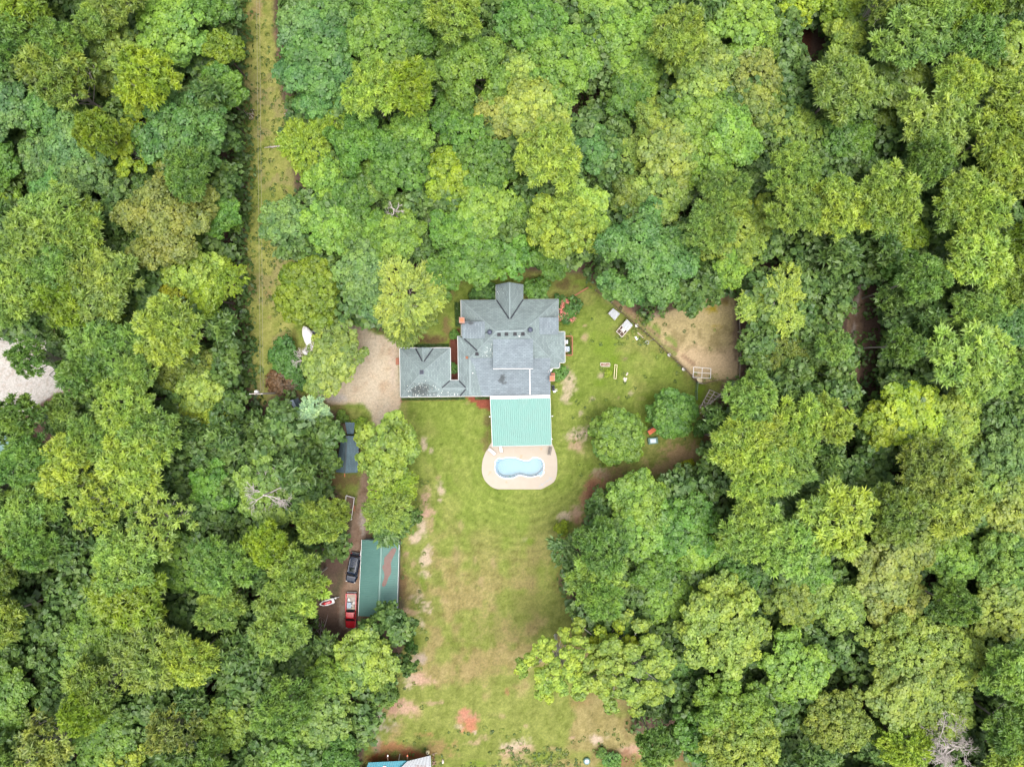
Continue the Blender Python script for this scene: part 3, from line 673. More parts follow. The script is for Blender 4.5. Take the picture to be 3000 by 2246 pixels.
b = MB(); b.bar(BL + Vector((0, -.03, -.02)), BR_ + Vector((0, -.03, -.02)), .08, .08); pb(b, 'edge_trim', M['grey_metal'])
for s_, (a, c) in enumerate(((TL, BL), (TR, BR_))):
    b = MB(); b.bar(a + Vector((0, 0, -.03)), c + Vector((0, 0, -.03)), .06, .1); pb(b, 'edge_trim', M['white'])
for p in (C2(462, 488, 2.6), C2(1356, 480, 2.6), C2(1350, 805, 2.5)):
    b = MB(); b.box(p, (.22, .16, .14)); b.bar(p, p + Vector((.2 if p.x < 2 else -.2, 0, .15)), .05); pb(b, 'flood_lamp', M['white'])

# ------------------------------------------------------------------ pool deck and pool
DECK = [(480,470),(485,850),(470,880),(430,945),(398,1005),(375,1060),(358,1120),(350,1180),(348,1240),(352,1290),(365,1340),(385,1385),(412,1422),(440,1450),(475,1480),(510,1500),(545,1514),(580,1522),(700,1523),(1190,1523),(1240,1502),(1280,1480),(1330,1452),(1375,1420),(1400,1380),(1415,1330),(1424,1260),(1425,1180),(1424,1110),(1415,1055),(1404,1010),(1390,968),(1370,915),(1350,876),(1330,470)]
def deck_material():
    t = NT("pool_concrete"); p = t.pos(); n = t.noise(0.8, 5, 0.65, p); n2 = t.noise(10, 3, 0.6, p)
    c = t.mix(n, (0.325, 0.28, 0.225), (0.375, 0.335, 0.285))
    for (x, y, r) in ((910,1050,.35), (905,1075,.3), (470,1278,.35), (440,1315,.25), (1200,945,.35), (700,1420,.3)):
        q = C2(x, y); v = t.n("ShaderNodeVectorMath", operation='DISTANCE'); t.l(p, v.inputs[0]); v.inputs[1].default_value = (q.x, q.y, 0.06)
        k = t.ramp(t.math('SUBTRACT', t.math('ADD', r, t.math('MULTIPLY', t.math('SUBTRACT', t.noise(3, 5, .7, p), .5), .9)), v.outputs["Value"]), 0.0, .3)
        c = t.mix(t.math('MULTIPLY', k, .6), c, (0.42, 0.25, 0.13))
    t.principled(t.mix(t.math('MULTIPLY', n2, .15), c, (0.35, 0.3, 0.26)), 0.85, 0, 0.3, t.bump(n2, 0.2, 0.01)); return t.m
M['deck'] = deck_material()
def holed_slab(outer, holes, z1, z0):
    bm = bmesh.new()
    for lp in [outer] + holes:
        vsl = [bm.verts.new((p[0], p[1], z1)) for p in lp]
        for i in range(len(vsl)): bm.edges.new((vsl[i], vsl[(i + 1) % len(vsl)]))
    bmesh.ops.triangle_fill(bm, edges=bm.edges[:], use_beauty=True)
    for f in bm.faces:
        if f.normal.z < 0: f.normal_flip()
    r = bmesh.ops.extrude_face_region(bm, geom=bm.faces[:])
    for v in r['geom']:
        if isinstance(v, bmesh.types.BMVert): v.co.z = z0
    b = MB(); bm.verts.index_update(); b.v = [tuple(v.co) for v in bm.verts]; b.f = [tuple(v.index for v in f.verts) for f in bm.faces]; bm.free(); return b
ow = [C2(x, y, 0.06).to_2d() for x, y in DECK]; pw = [C2(x, y, 0.06).to_2d() for x, y in POOL]
deck = holed_slab(ow, [pw], 0.08, -0.25).build('pool_deck', M['deck']); tag(deck, kind='structure')
for a, c in (((800,910),(800,1062)), ((922,910),(922,1090)), ((1062,910),(1062,1072)), ((600,910),(600,1070))):
    b = MB(); b.bar(C2(*a) + Vector((0,0,.079)), C2(*c) + Vector((0,0,.079)), .025, .01); o = b.build('expansion_joint', M['wood_grey'], deck)
pool = empty('swimming_pool', 'light blue peanut-shaped swimming pool set in the pale deck', 'swimming pool', C2(880, 1220))
PM = Matrix.Translation(-pool.location)
def plb(b, name, m, **k):
    o = b.build(name, m, pool, **k); o.matrix_parent_inverse = PM; return o
M['pool_shell'] = mat("pool_shell_blue", (0.125, 0.225, 0.285), 0.5, 0.05, 1.5, bump=0.02)
M['pool_ledge'] = mat("pool_ledge_blue", (0.055, 0.15, 0.24), 0.5, 0.05, 1.5, bump=0.02)
ctr2 = C2(880, 1220).to_2d()
def shrink(pts, d): return inset(pts, -d)
pl_ccw = pw if sum(pw[i].x * pw[(i+1)%len(pw)].y - pw[(i+1)%len(pw)].x * pw[i].y for i in range(len(pw))) > 0 else pw[::-1]
shell = MB(); N_ = len(pl_ccw)
rim = inset(pl_ccw, -0.0)
floor2 = [C2(x, y).to_2d() for x, y in [(585,1180),(620,1125),(690,1092),(770,1082),(840,1092),(900,1115),(970,1140),(1040,1142),(1095,1150),(1135,1112),(1190,1128),(1228,1165),(1226,1215),(1200,1262),(1150,1305),(1080,1334),(1000,1334),(930,1310),(880,1304),(840,1316),(790,1340),(700,1346),(640,1336),(598,1305),(572,1262),(562,1220)]]
b = MB(); b.add([(p.x, p.y, .085) for p in pl_ccw] + [(p.x, p.y, -.45) for p in pl_ccw], [(i, (i+1)%N_, N_+(i+1)%N_, N_+i) for i in range(N_)]); plb(b, 'pool_wall', M['pool_ledge'])
b = holed_slab(pl_ccw, [floor2], -0.45, -0.5); plb(b, 'ledge', M['pool_ledge'])
b = MB(); NF = len(floor2); b.add([(p.x, p.y, -.44) for p in floor2] + [(p.x, p.y, -1.4) for p in floor2], [(i, (i+1)%NF, NF+(i+1)%NF, NF+i) for i in range(NF)] + [tuple(range(NF, 2*NF))]); plb(b, 'basin', M['pool_shell'])
for k, pts in enumerate(([(1020,1110),(1075,1064),(1130,1066),(1190,1086),(1222,1120),(1150,1105),(1095,1150),(1050,1142)], [(1040,1117),(1080,1080),(1125,1085),(1108,1102),(1075,1137)])):
    b = MB(); b.prism([C2(x, y).to_2d() for x, y in pts], -.449 if k else -.9, -.12 if k else -.28); plb(b, 'step', M['pool_shell'])
for pts in ([(595,1075),(640,1083),(560,1150),(535,1135),(562,1095)], [(1228,1257),(1241,1277),(1230,1300),(1190,1341),(1165,1331),(1150,1318)]):
    b = MB(); b.prism([C2(x, y).to_2d() for x, y in pts], -.5, -.2); plb(b, 'seat_ledge', M['pool_shell'])
def rimring():
    b = MB(); n = len(pl_ccw); o1 = inset(pl_ccw, .1); i1 = inset(pl_ccw, -.03)
    vs_ = [(p.x, p.y, .1) for p in o1] + [(p.x, p.y, .1) for p in i1] + [(p.x, p.y, .02) for p in i1] + [(p.x, p.y, .02) for p in o1]
    fs = []
    for i in range(n):
        j = (i + 1) % n
        for r in range(4): fs.append((r*n+i, r*n+j, ((r+1)%4)*n+j, ((r+1)%4)*n+i))
    b.add(vs_, fs); return b
M['coping'] = mat("white_coping", (0.74, 0.73, 0.70), 0.6, 0.05, 3)
plb(rimring(), 'coping', M['coping'])
def water_material():
    t = NT("pool_water"); tr = t.n("ShaderNodeBsdfTransparent"); tr.inputs[0].default_value = (0.84, 0.96, 0.99, 1)
    g = t.n("ShaderNodeBsdfGlossy"); g.inputs["Roughness"].default_value = 0.04
    nb = t.bump(t.noise(2.2, 3, 0.5, t.pos()), 0.15, 0.05); t.l(nb, g.inputs["Normal"])
    fr = t.n("ShaderNodeFresnel"); fr.inputs[0].default_value = 1.33; mx = t.n("ShaderNodeMixShader")
    t.l(fr.outputs[0], mx.inputs[0]); t.l(tr.outputs[0], mx.inputs[1]); t.l(g.outputs[0], mx.inputs[2]); t.l(mx.outputs[0], t.out.inputs[0]); return t.m
b = MB(); b.add([(p.x, p.y, -.06) for p in inset(pl_ccw, .0)], [tuple(range(N_))]); plb(b, 'pool_water', water_material())

# ------------------------------------------------------------------ things on the deck
def lounger(x, y, x2, y2, label, back):
    a, c = C2(x, y, .3), C2(x2, y2, .3); d = c - a; L = d.length; rz = heading(d); t = empty('sun_lounger', label, 'sun lounger', ((a + c) / 2).to_2d().to_3d() + Vector((0, 0, .08)), rz, 'sun loungers on the pool deck')
    b = MB()
    for s in (-.33, .33): b.bar((s, -L/2, .3), (s, L/2, .3), .045, .05)
    for y_ in (-L/2, -L/6, L/6, L/2): b.bar((-.33, y_, .3), (.33, y_, .3), .035, .04)
    b.build('frame', M['wood_dark'], t)
    b = MB(); b.box((0, -L*.12, .325), (.58, L*.72, .02)); b.build('seat', M['cloth'], t)
    b = MB(); b.bar((0, L*.25, .33), (0, L*.5, .33 + back), .58, .03); b.build('backrest', M['cloth'], t)
    for sx in (-.33, .33):
        for sy in (-.38, .38):
            b = MB(); b.box((sx, sy * L, .14), (.05, .05, .28)); b.build('leg', M['wood_dark'], t)
lounger(542, 1030, 448, 945, 'beige sun lounger slanting at the left corner of the pool deck', .3); lounger(630, 1000, 612, 900, 'beige sun lounger straight out from under the patio roof', .25)
a, c = C2(1310, 1030, .5), C2(1330, 920, .5); t = empty('iron_bench', 'dark wrought iron bench on the right side of the pool deck', 'bench', ((a+c)/2).to_2d().to_3d() + Vector((0,0,.08)), heading(c - a))
L = (c - a).length; b = MB()
for s in (-.22, 0, .22): b.bar((s, -L/2, .45), (s, L/2, .45), .05)
for k in range(9): b.bar((-.26, -L/2 + L*k/8, .45), (.26, -L/2 + L*k/8, .45), .045)
b.build('seat', M['black'], t); b = MB(); b.bar((-.28, -L/2, .9), (-.28, L/2, .9), .05)
for k in range(9): b.bar((-.25, -L/2 + L*k/8, .45), (-.28, -L/2 + L*k/8, .9), .03)
b.build('backrest', M['black'], t)
for sx in (-.24, .24):
    for sy in (-.45, .45): b = MB(); b.box((sx, sy*L, .22), (.05, .05, .45)); b.build('leg', M['black'], t)
p = C2(748, 1357, 0); o = MB().ring((0,0,0), .19, .035, 24, 8).build('pool_ring', M['ring_green'], smooth=True); o.location = (p.x, p.y, -.03); tag(o, 'small green ring floating at the lower edge of the pool', 'float ring')
a, c = C2(1160, 1490, .1), C2(1355, 1355, .1); t = empty('hand_rail', 'thin grey metal rail frame lying on the deck beside the pool', 'rail frame', ((a+c)/2).to_2d().to_3d() + Vector((0,0,.08)), heading(c - a)); L = (c-a).length
b = MB(); b.bar((0, -L/2, .03), (0, L/2, .03), .05)
b.build('long_tube', M['gunmetal'], t)
for f, w in ((-.28, .75), (.35, .85), (.12, .3)):
    b = MB(); b.bar((-w/2, f*L, .06), (w/2, f*L + .1, .06), .04); b.build('cross_tube', M['gunmetal'], t)
p = C2(560, 900, .08); b = MB(); b.lathe((0,0,0), [(.16,0),(.2,.3),(.22,.32),(.18,.33)], 14)
# air conditioners with brick edging
def ac(x, y, w, label, m):
    p = C1(x, y); t = empty('air_conditioner', label, 'air conditioner', (p.x, p.y, 0)); b = MB(); b.box((0,0,.05),(w+.15,w+.15,.1)); b.build('pad', M['stone'], t)
    b = MB(); b.box((0,0,.5),(w,w,.8)); b.box((0,0,.92),(w*.98,w*.98,.05)); b.build('casing', M[m], t)
    b = MB(); b.lathe((0,0,.945),[(w*.42,0),(w*.4,.015)],20); b.build('fan_opening', M['navy_paint'], t)
    b = MB(); b.ring((0,0,.97), w*.42, .03, 20, 5)
    b.build('fan_guard', M[m], t)
    for k in range(4):
        b = MB(); a_ = k*math.pi/2 + .5; b.bar((0,0,.975),(w*.38*math.cos(a_),w*.38*math.sin(a_),.975), .12, .012); b.build('fan_blade', M['gunmetal'], t)
ac(2040, 876, .62, 'small white air conditioner beside the house wall inside brick edging', 'white_metal'); ac(2050, 956, .84, 'larger grey air conditioner with blue fan beside the house wall', 'gunmetal')
t = empty('brick_edging', 'low red brick edging round the two air conditioners', 'brick edging', C1(2080, 930)); TI = Matrix.Translation(-t.location)
proto = None
for (a, c) in (((2025,806),(2112,806)), ((2116,806),(2116,1026)), ((2116,1028),(2025,1028))):
    p, q = C1(*a), C1(*c); n = int((q-p).length / .24); ang = math.atan2((q-p).y, (q-p).x)
    for k in range(n):
        if proto is None:
            b = MB(); b.box((0,0,.06),(.21,.2,.14)); proto = b.build('brick', M['brick'], t); o = proto
        else: o = proto.copy(); COL.objects.link(o); o.parent = t
        o.location = p.lerp(q, (k+.5)/n) - t.location; o.rotation_euler = (0,0,ang + .06*math.sin(k*2.3))
# grill & chair by the chimney
p = C1(1893, 1405); t = empty('barbecue_grill', 'white and grey barbecue cart against the house wall below the chimney', 'grill', (p.x, p.y, 0), .1)
b = MB(); b.box((0,0,.7),(.5,.9,.35)); b.build('firebox', M['gunmetal'], t); b = MB(); b.tube([(0,-.42,.9),(0,.42,.9)], .24, 10); b.build('lid', M['dark_metal'], t, smooth=True)
b = MB(); b.box((.15,-.65,.85),(.4,.3,.03)); b.build('shelf', M['white_metal'], t); b = MB(); b.box((.42,-.3,.8),(.5,.1,.05)); b.box((.42,-.55,.8),(.5,.1,.05)); b.build('handle', M['white'], t)
for sx in (-.2,.2):
    for sy in (-.4,.4): b = MB(); b.box((sx,sy,.27),(.05,.05,.55)); b.build('leg', M['grey_metal'], t)
p = C1(104, 1098); t = empty('storage_crate', 'dark red wooden crate by the garage door on the driveway', 'crate', (p.x, p.y, 0)); b = MB(); b.box((0,0,.35),(.55,1.2,.6)); b.build('body', M['wood_dark'], t)
for k in range(5): b = MB(); b.box((0,-.48+.24*k,.68),(.6,.22,.04)); b.build('plank', M['brick'], t)
# ------------------------------------------------------------------ sheds and the green garage
def gable_shed(name, label, cat, L0, R0, L1, R1, rt, rb, mroof, mwall, crop_, zeave=2.4, parts=True, uv=False, wall_in=.3):
    """L0/R0 top-left/right eave corners in the crop, L1/R1 bottom, rt/rb ridge ends (x, y, z)"""
    P = lambda q: crop_(*q)
    t = empty(name, label, cat, P((*[(L0[i] + R1[i]) / 2 for i in (0, 1)], 0)))
    TI = Matrix.Translation(-t.location)
    def bb(b, nm, m, **k):
        o = b.build(nm, m, t, **k); o.matrix_parent_inverse = TI; return o
    for (a, c) in ((L0, L1), (R0, R1)):
        b = MB()
        if callable(mroof): mroof(b, P(rt), P(rb), P(c), P(a)); bb(b, 'roof_slope', M['shed_green'])
        else: b.slab([P(rt), P(rb), P(c), P(a)], .1); bb(b, 'roof_slope', mroof, uvslope=uv)
    b = MB(); b.bar(P(rt) + Vector((0,0,.03)), P(rb) + Vector((0,0,.03)), .28, .05); bb(b, 'ridge_cap', M['shed_green'] if callable(mroof) else M['cap_dark'])
    c4 = [P(q) for q in (L0, R0, R1, L1)]; ctr = sum(c4, Vector()) / 4
    q = [ctr + (p - ctr) * (1 - wall_in / (p - ctr).length * 1.3) for p in c4]
    b = MB(); zt = L0[2] - .1
    r0 = (q[0] + q[1]) / 2; r1 = (q[2] + q[3]) / 2; zr = rt[2] - .25
    b.add([(p.x, p.y, 0) for p in q] + [(p.x, p.y, zt) for p in q] + [(r0.x, r0.y, zr), (r1.x, r1.y, zr)], [(0,1,5,8,4),(1,2,6,5),(2,3,7,9,6),(3,0,4,7)]); bb(b, 'wall', mwall)
    return t, bb
M['cap_dark'] = mat("dark_ridge", S(104, 120, 126), 0.9, 0.2, 4)
M['slate'] = shingle_material("dark_slate_shingle", S(92, 112, 122, 1.15), [])
M['shed_green'] = sheet_material("green_roof_sheet", (0.070, 0.158, 0.138))
t, bb = gable_shed('shed', 'dark slate shingle shed with gable roof half under trees left of the lawn', 'shed', (640,1203,2.5), (803,1203,2.5), (583,1537,2.5), (787,1541,2.5), (690,1196,3.7), (668,1545,3.7), M['slate'], M['wood_dark'], C4, uv=True)
for k in range(6):
    b = MB(); p = C4(800 - k * 2.6, 1230 + k * 58, 2.35); b.box((p.x + .06, p.y, p.z), (.1, .1, .1)); bb(b, 'eave_bracket', M['white'])
b = MB(); b.bar(C4(668,1548,2.6), C4(668,1580,2.6), .1); bb(b, 'ridge_beam', M['orange'])
tt = empty('tool_shed', 'small grey low-roofed tool shed just above the dark slate shed', 'shed', C4(722, 1128)); TI2 = Matrix.Translation(-tt.location)
def b2(b, nm, m, **k):
    o = b.build(nm, m, tt, **k); o.matrix_parent_inverse = TI2; return o
b = MB(); b.slab([C4(672,1070,2.4), C4(760,1075,2.2), C4(752,1184,2.2), C4(690,1182,2.4)], .1); b2(b, 'roof', M['slate'], uvslope=True)
b = MB(); b.prism([C4(680,1080).to_2d(), C4(750,1084).to_2d(), C4(744,1174).to_2d(), C4(694,1172).to_2d()], 0, 2.15); b2(b, 'wall', M['wood_dark'])
b = MB(); p = C4(752, 1130); b.box((p.x - .12, p.y, 1.0), (.06, .9, 1.9)); b2(b, 'door', M['wood'])
tt = empty('metal_shed', 'narrow blue-grey metal shed tilted beside the silver-blue conifer', 'shed', C4(235, 915)); TI3 = Matrix.Translation(-tt.location)
def b3(b, nm, m, **k):
    o = b.build(nm, m, tt, **k); o.matrix_parent_inverse = TI3; return o
M['slate_sheet'] = sheet_material("slate_blue_sheet", S(86, 106, 118))
b = MB(); corrugated(b, C4(186,862,2.4), C4(248,985,2.4), C4(285,945,2.6), C4(236,845,2.6), .2, .02, 2); b3(b, 'roof', M['slate_sheet'])
b = MB(); b.prism([C4(196,866).to_2d(), C4(250,972).to_2d(), C4(276,940).to_2d(), C4(230,856).to_2d()], 0, 2.3); b3(b, 'wall', M['gunmetal'])
b = MB(); p, q = C4(236,845,2.62), C4(285,945,2.62); b.bar(p, q, .12, .06); b3(b, 'roof_trim', M['black'])
# green metal garage
gt, gb = gable_shed('metal_garage', 'long green metal garage with rust patch on its roof beside the parked vehicles', 'garage', (552,622,2.7), (930,640,2.7), (518,1392,2.7), (905,1400,2.7), (752,632,4.1), (722,1402,4.1),
                    lambda b, a, c, d, e: corrugated(b, a, c, d, e, .3, .035, 1), M['gunmetal'], C5)
M['rust_patch'] = mat("worn_pink_primer", S(176, 146, 138, 2.6), 0.95, 0.25, 3, dirt=(0.16, 0.09, 0.075), dirt_amt=.8, bump=.3)
def on_slope(x, y, dz):
    # height of the east slope at a crop position, between ridge (752..722, z 4.1) and eave (930..905, z 2.7)
    k = (y - 630) / 770; xr = 752 - 30 * k; xe = 930 - 25 * k; f = (x - xr) / (xe - xr)
    return C5(x, y, 4.1 - 1.4 * f + dz)
RP = [(880,704),(902,712),(895,740),(872,790),(858,820),(846,860),(850,940),(842,975),(822,1000),(806,1050),(792,1085),(770,1098),(754,1085),(760,1055),(775,1020),(782,985),(775,945),(757,905),(764,880),(778,870),(776,830),(782,800),(812,770),(838,735),(856,712)]
bm_ = MB(); bm_.slab([on_slope(x, y, .055) for x, y in RP], .012); gb(bm_, 'rust_patch', M['rust_patch'])
for a, c in (((552,622,2.66),(518,1392,2.66)), ((930,640,2.66),(905,1400,2.66))):
    b = MB(); b.bar(C5(*a), C5(*c), .1, .08); gb(b, 'gutter', M['white_metal'])
for k in range(3):
    b = MB(); p = C5(548 - 6 * k, 780 + 230 * k); b.box((p.x + .38, p.y, 1.15), (.08, 2.6, 2.2)); gb(b, 'roller_door', M['white_metal'])

# the metal-roofed outbuilding cut by the bottom edge
ob = empty('outbuilding', 'metal-roofed outbuilding with teal sheet roof cut off by the bottom edge', 'outbuilding', C6(350, 740)); OI = Matrix.Translation(-ob.location)
def obb(b, nm, m, **k):
    o = b.build(nm, m, ob, **k); o.matrix_parent_inverse = OI; return o
b = MB(); corrugated(b, C6(390,660,3.2), C6(526,626,3.4), C6(540,900,3.2), C6(140,900,2.9), .5, .03, 2); obb(b, 'roof', M['grey_metal'])
b = MB(); corrugated(b, C6(160,668,2.7), C6(400,656,2.75), C6(380,760,2.6), C6(120,780,2.6), .4, .03, 2); obb(b, 'side_roof', M['blue_tarp'])
b = MB(); b.prism([C6(180,690).to_2d(), C6(520,655).to_2d(), C6(528,890).to_2d(), C6(150,890).to_2d()], 0, 2.55); obb(b, 'wall', M['wood_grey'])
b = MB(); p = C6(255, 694, 2.8); b.box(p, (.5, .4, .2)); obb(b, 'vent', M['white_metal'])
b = MB()
for k in range(8): p = C6(440 + 8 * k, 690, 3.38); b.box(p, (.06, .25, .02))
obb(b, 'rust_streak', M['rust'])
for x, y, x2, y2, lab in ((278,608,274,656,'dark post leaning from the outbuilding, leftmost of the row'), (396,592,390,655,'rusty-topped dark post behind the outbuilding, middle of the row')):
    t = empty('post', lab, 'post', C6(x2, y2)); a, c = C6(x2, y2, 0), C6(x, y, 2.4); b = MB(); b.tube([(0,0,0), tuple(C6(x2, y2, 2.4) - a)], .09, 8); b.build('pole', M['black'], t); b = MB(); q = C6(x2, y2, 2.4) - a; b.box((q.x, q.y + .35, 2.4), (.14, .9, .1)); b.build('arm', M['wood_dark'], t)
    b = MB(); b.box((q.x, q.y + .85, 2.45), (.2, .25, .15)); b.build('cap', M['orange'] if 'rusty' in lab else M['white'], t)
p = C6(512, 592); t = empty('gas_tank', 'cream round tank on a black stand behind the outbuilding', 'tank', (p.x, p.y - .5, 0)); b = MB(); b.lathe((0,.5,.6), [(.05,0),(.3,.08),(.36,.3),(.3,.5),(.12,.56)], 18); b.build('tank_body', M['mustard'], t, smooth=True)
b = MB(); b.box((0,-.1,.5),(.35,.9,1.0)); b.build('stand', M['black'], t); b = MB(); b.lathe((0,.5,1.14), [(.1,0),(.1,.06)], 10); b.build('lid', M['dark_metal'], t)
p = C6(345, 642); t = empty('white_trestle', 'white A-shaped trestle behind the outbuilding', 'trestle', (p.x, p.y, 0))
for a, c in (((-.35,-.5,0),(0,.25,1.3)), ((.35,-.5,0),(0,.25,1.3)), ((0,.7,0),(0,.25,1.3))): b = MB(); b.bar(a, c, .09); b.build('leg', M['white'], t)
b = MB(); b.bar((-.2,-.2,.55),(.2,-.2,.55),.08); b.build('crossbar', M['white'], t)
p = C6(598, 660); t = tag(MB().tube([(0,-.3,.15),(0.05,.0,.2),(0,.35,.15)], [.16,.2,.12], 8).build('rock', M['stone'], smooth=True), 'pale elongated rock lying right of the outbuilding', 'rock'); t.location = (p.x, p.y, 0)
p = C6(545, 640); t = empty('scrap_heap', 'heap of rusty scrap at the right corner of the outbuilding', 'scrap heap', (p.x, p.y, 0)); rnd = random.Random(4)
for k in range(14):
    b = MB(); a = rnd.uniform(0, 6.3); l = rnd.uniform(.2, .5); x, y = rnd.uniform(-.3,.3), rnd.uniform(-1.4,1); b.bar((x-math.cos(a)*l, y-math.sin(a)*l, rnd.uniform(.05,.3)), (x+math.cos(a)*l, y+math.sin(a)*l, rnd.uniform(.05,.3)), rnd.uniform(.05,.12)); b.build('scrap_piece', M[rnd.choice(['rust','wood_dark','wood','soil'])], t)
p = C6(1226, 690); t = empty('gate_post', 'grey wooden post with wire at the bottom edge below the field', 'post', (p.x, p.y, 0)); b = MB(); b.tube([(0,0,0),(0,0,2.4)], .14, 8); b.build('pole', M['wood_grey'], t); b = MB(); b.tube([(0,0,2.3),(1.3,.9,2.0),(4.4,-.3,1.0)], .02, 5); b.build('wire', M['grey_metal'], t)
p = C6(1445, 655); t = empty('water_tank', 'round grey-green lidded tank sunk in the weeds near the bottom edge', 'tank', (p.x, p.y, 0)); b = MB(); b.lathe((0,0,0), [(.6,0),(.62,.35),(.5,.45)], 20); b.build('tank_body', M['green_net'], t, smooth=True); b = MB(); b.lathe((0,0,.44), [(.45,0),(.4,.06),(.1,.09)], 20); b.build('lid', M['gunmetal'], t)

# ------------------------------------------------------------------ vehicles
def ringsec(y, hw, z0, z1, r=.12, n=0):
    """one closed cross-section across the car at length y: half width hw, from z0 to z1"""
    return [(-hw + r, y, z0), (hw - r, y, z0), (hw, y, z0 + r), (hw, y, z1 - r), (hw - r, y, z1), (-hw + r, y, z1), (-hw, y, z1 - r), (-hw, y, z0 + r)]
def wheels(t, ys, x, r=.37):
    for y in ys:
        for s in (-1, 1):
            M4 = Matrix.Translation((s * x, y, r)) @ Matrix.Rotation(math.pi / 2, 4, 'Y')
            w = bpy.data.objects.new('wheel', None); COL.objects.link(w); w.parent = t; w.matrix_local = M4
            b = MB(); b.lathe((0, 0, -.12), [(r*.6, 0), (r*.95, .0), (r, .04), (r, .2), (r*.95, .24), (r*.6, .24)], 18); b.build('tyre', M['rubber'], w)
            b = MB(); b.lathe((0, 0, -.1), [(r*.6, 0), (r*.6, .2), (r*.2, .215)], 14); b.build('rim', M['grey_metal'], w)
a, c = C5(492, 765, .9), C5(434, 1058, .9); t = empty('parked_car', 'dark navy blue sport utility car parked beside the green garage', 'car', ((a+c)/2).to_2d().to_3d(), heading(c - a)); suv = t; L = (c - a).length / 2
b = MB(); secs = []
for y, hw, z0, z1, r in ((-L,.72,.45,.85,.1),(-L+.06,.84,.38,1.0,.12),(-L+.3,.92,.32,1.08,.14),(-L*.5,.95,.3,1.12,.15),(0,.95,.3,1.1,.15),(L*.45,.95,.3,1.06,.16),(L*.62,.94,.32,1.02,.18),(L-.35,.9,.34,.94,.2),(L-.1,.8,.38,.84,.2),(L,.62,.45,.72,.12)): secs.append(ringsec(y, hw, z0, z1, r))
b.loft(secs).build('body', M['navy_paint'], t, smooth=False)
b = MB(); b.loft([ringsec(-L+.22,.78,1.0,1.2,.05), ringsec(-L+.42,.76,1.0,1.74,.1), ringsec(-L*.2,.76,1.0,1.8,.12), ringsec(L*.2,.74,1.0,1.78,.12), ringsec(L*.32,.74,1.0,1.66,.1), ringsec(L*.52,.8,1.0,1.08,.03)]).build('cabin', M['navy_paint'], t)
b = MB(); b.add([(-.66,L*.31,1.69),(.66,L*.31,1.69),(.74,L*.52,1.1),(-.74,L*.52,1.1)], [(0,1,2,3)]); b.add([(x, y, z+.012) for x, y, z in b.v], []) if False else None
b.build('windscreen', M['glass'], t)
b = MB(); b.add([(-.62,-L+.41,1.68),(.62,-L+.41,1.68),(.72,-L+.2,1.2),(-.72,-L+.2,1.2)], [(0,1,2,3)]); b.build('rear_window', M['glass'], t)
for s in (-1, 1):
    b = MB(); b.box((s*.775, -L*.12, 1.4), (.03, L*1.0, .38)); b.build('side_window', M['glass'], t)
    b = MB(); b.bar((s*.62, -L*.72, 1.86), (s*.62, L*.18, 1.85), .05, .05); b.build('roof_rail', M['grey_metal'], t)
    b = MB(); b.box((s*1.06, L*.38, 1.12), (.2, .12, .14)); b.build('mirror', M['navy_paint'], t)
    b = MB(); b.box((s*.66, L-.16, .78), (.34, .1, .13)); b.build('headlight', M['white_metal'], t)
    b = MB(); b.box((s*.74, -L+.03, .9), (.16, .08, .3)); b.build('tail_light', M['red_paint'], t)
for k in range(3):
    b = MB(); b.box((s*1.0 - .02, 0, 0), (.01,.01,.01)) if False else None
b = MB(); b.box((0, -L-.05, .55), (1.6, .22, .16)); b.build('bumper', M['grey_metal'], t); b = MB(); b.box((0, -L+.02, .98), (1.3, .2, .05)); b.build('bumper', M['dark_metal'], t)
b = MB(); b.box((0, L*.0, 1.815), (.8, .75, .012)); b.build('sunroof', M['glass'], t)
wheels(t, (-L*.6, L*.62), .84)
# pickup
a, c = C5(446, 1165, .9), C5(438, 1515, .9); t = empty('pickup_truck', 'red pickup truck with loaded bed, its bonnet hidden under a tree', 'pickup truck', ((a+c)/2).to_2d().to_3d(), heading(c - a)); L = (c - a).length / 2
b = MB(); b.loft([ringsec(.1,.9,.4,1.1,.12), ringsec(L*.5,.93,.38,1.12,.14), ringsec(L*.8,.9,.38,1.06,.16), ringsec(L-.12,.84,.4,.98,.16), ringsec(L,.74,.5,.85,.1)]).build('body', M['red_paint'], t)
b = MB(); b.loft([ringsec(-.12,.84,1.0,1.1,.04), ringsec(.02,.76,1.0,1.72,.1), ringsec(L*.3,.76,1.0,1.76,.12), ringsec(L*.36,.76,1.0,1.7,.1), ringsec(L*.56,.84,1.0,1.1,.03)]).build('cabin', M['red_paint'], t)
b = MB(); b.add([(-.68,L*.365,1.72),(.68,L*.365,1.72),(.78,L*.565,1.14),(-.78,L*.565,1.14)], [(0,1,2,3)]); b.build('windscreen', M['glass'], t)
b = MB(); b.add([(-.66,.0,1.66),(.66,.0,1.66),(.74,-.13,1.14),(-.74,-.13,1.14)], [(0,1,2,3)]); b.build('rear_window', M['glass'], t)
b = MB(); b.box((0,-L/2,.62),(1.6,L-.2,.06)); b.build('bed_floor', M['wood_grey'], t)
for s in (-1, 1):
    b = MB(); b.box((s*.86,-L/2,.82),(.16,L-.05,.62)); b.build('bed_side', M['red_paint'], t)
    b = MB(); b.box((s*1.04,L*.42,1.15),(.22,.12,.16)); b.build('mirror', M['black'], t); b = MB(); b.box((s*.78,L*.18,1.4),(.03,L*.4,.36)); b.build('side_window', M['glass'], t)
    b = MB(); b.box((s*.66,L-.03,.8),(.3,.1,.16)); b.build('headlight', M['white_metal'], t)
b = MB(); b.box((0,-L+.04,.82),(1.72,.08,.6)); b.build('tailgate', M['red_paint'], t); b = MB(); b.box((0,-L-.08,.55),(1.7,.16,.14)); b.build('bumper', M['grey_metal'], t)
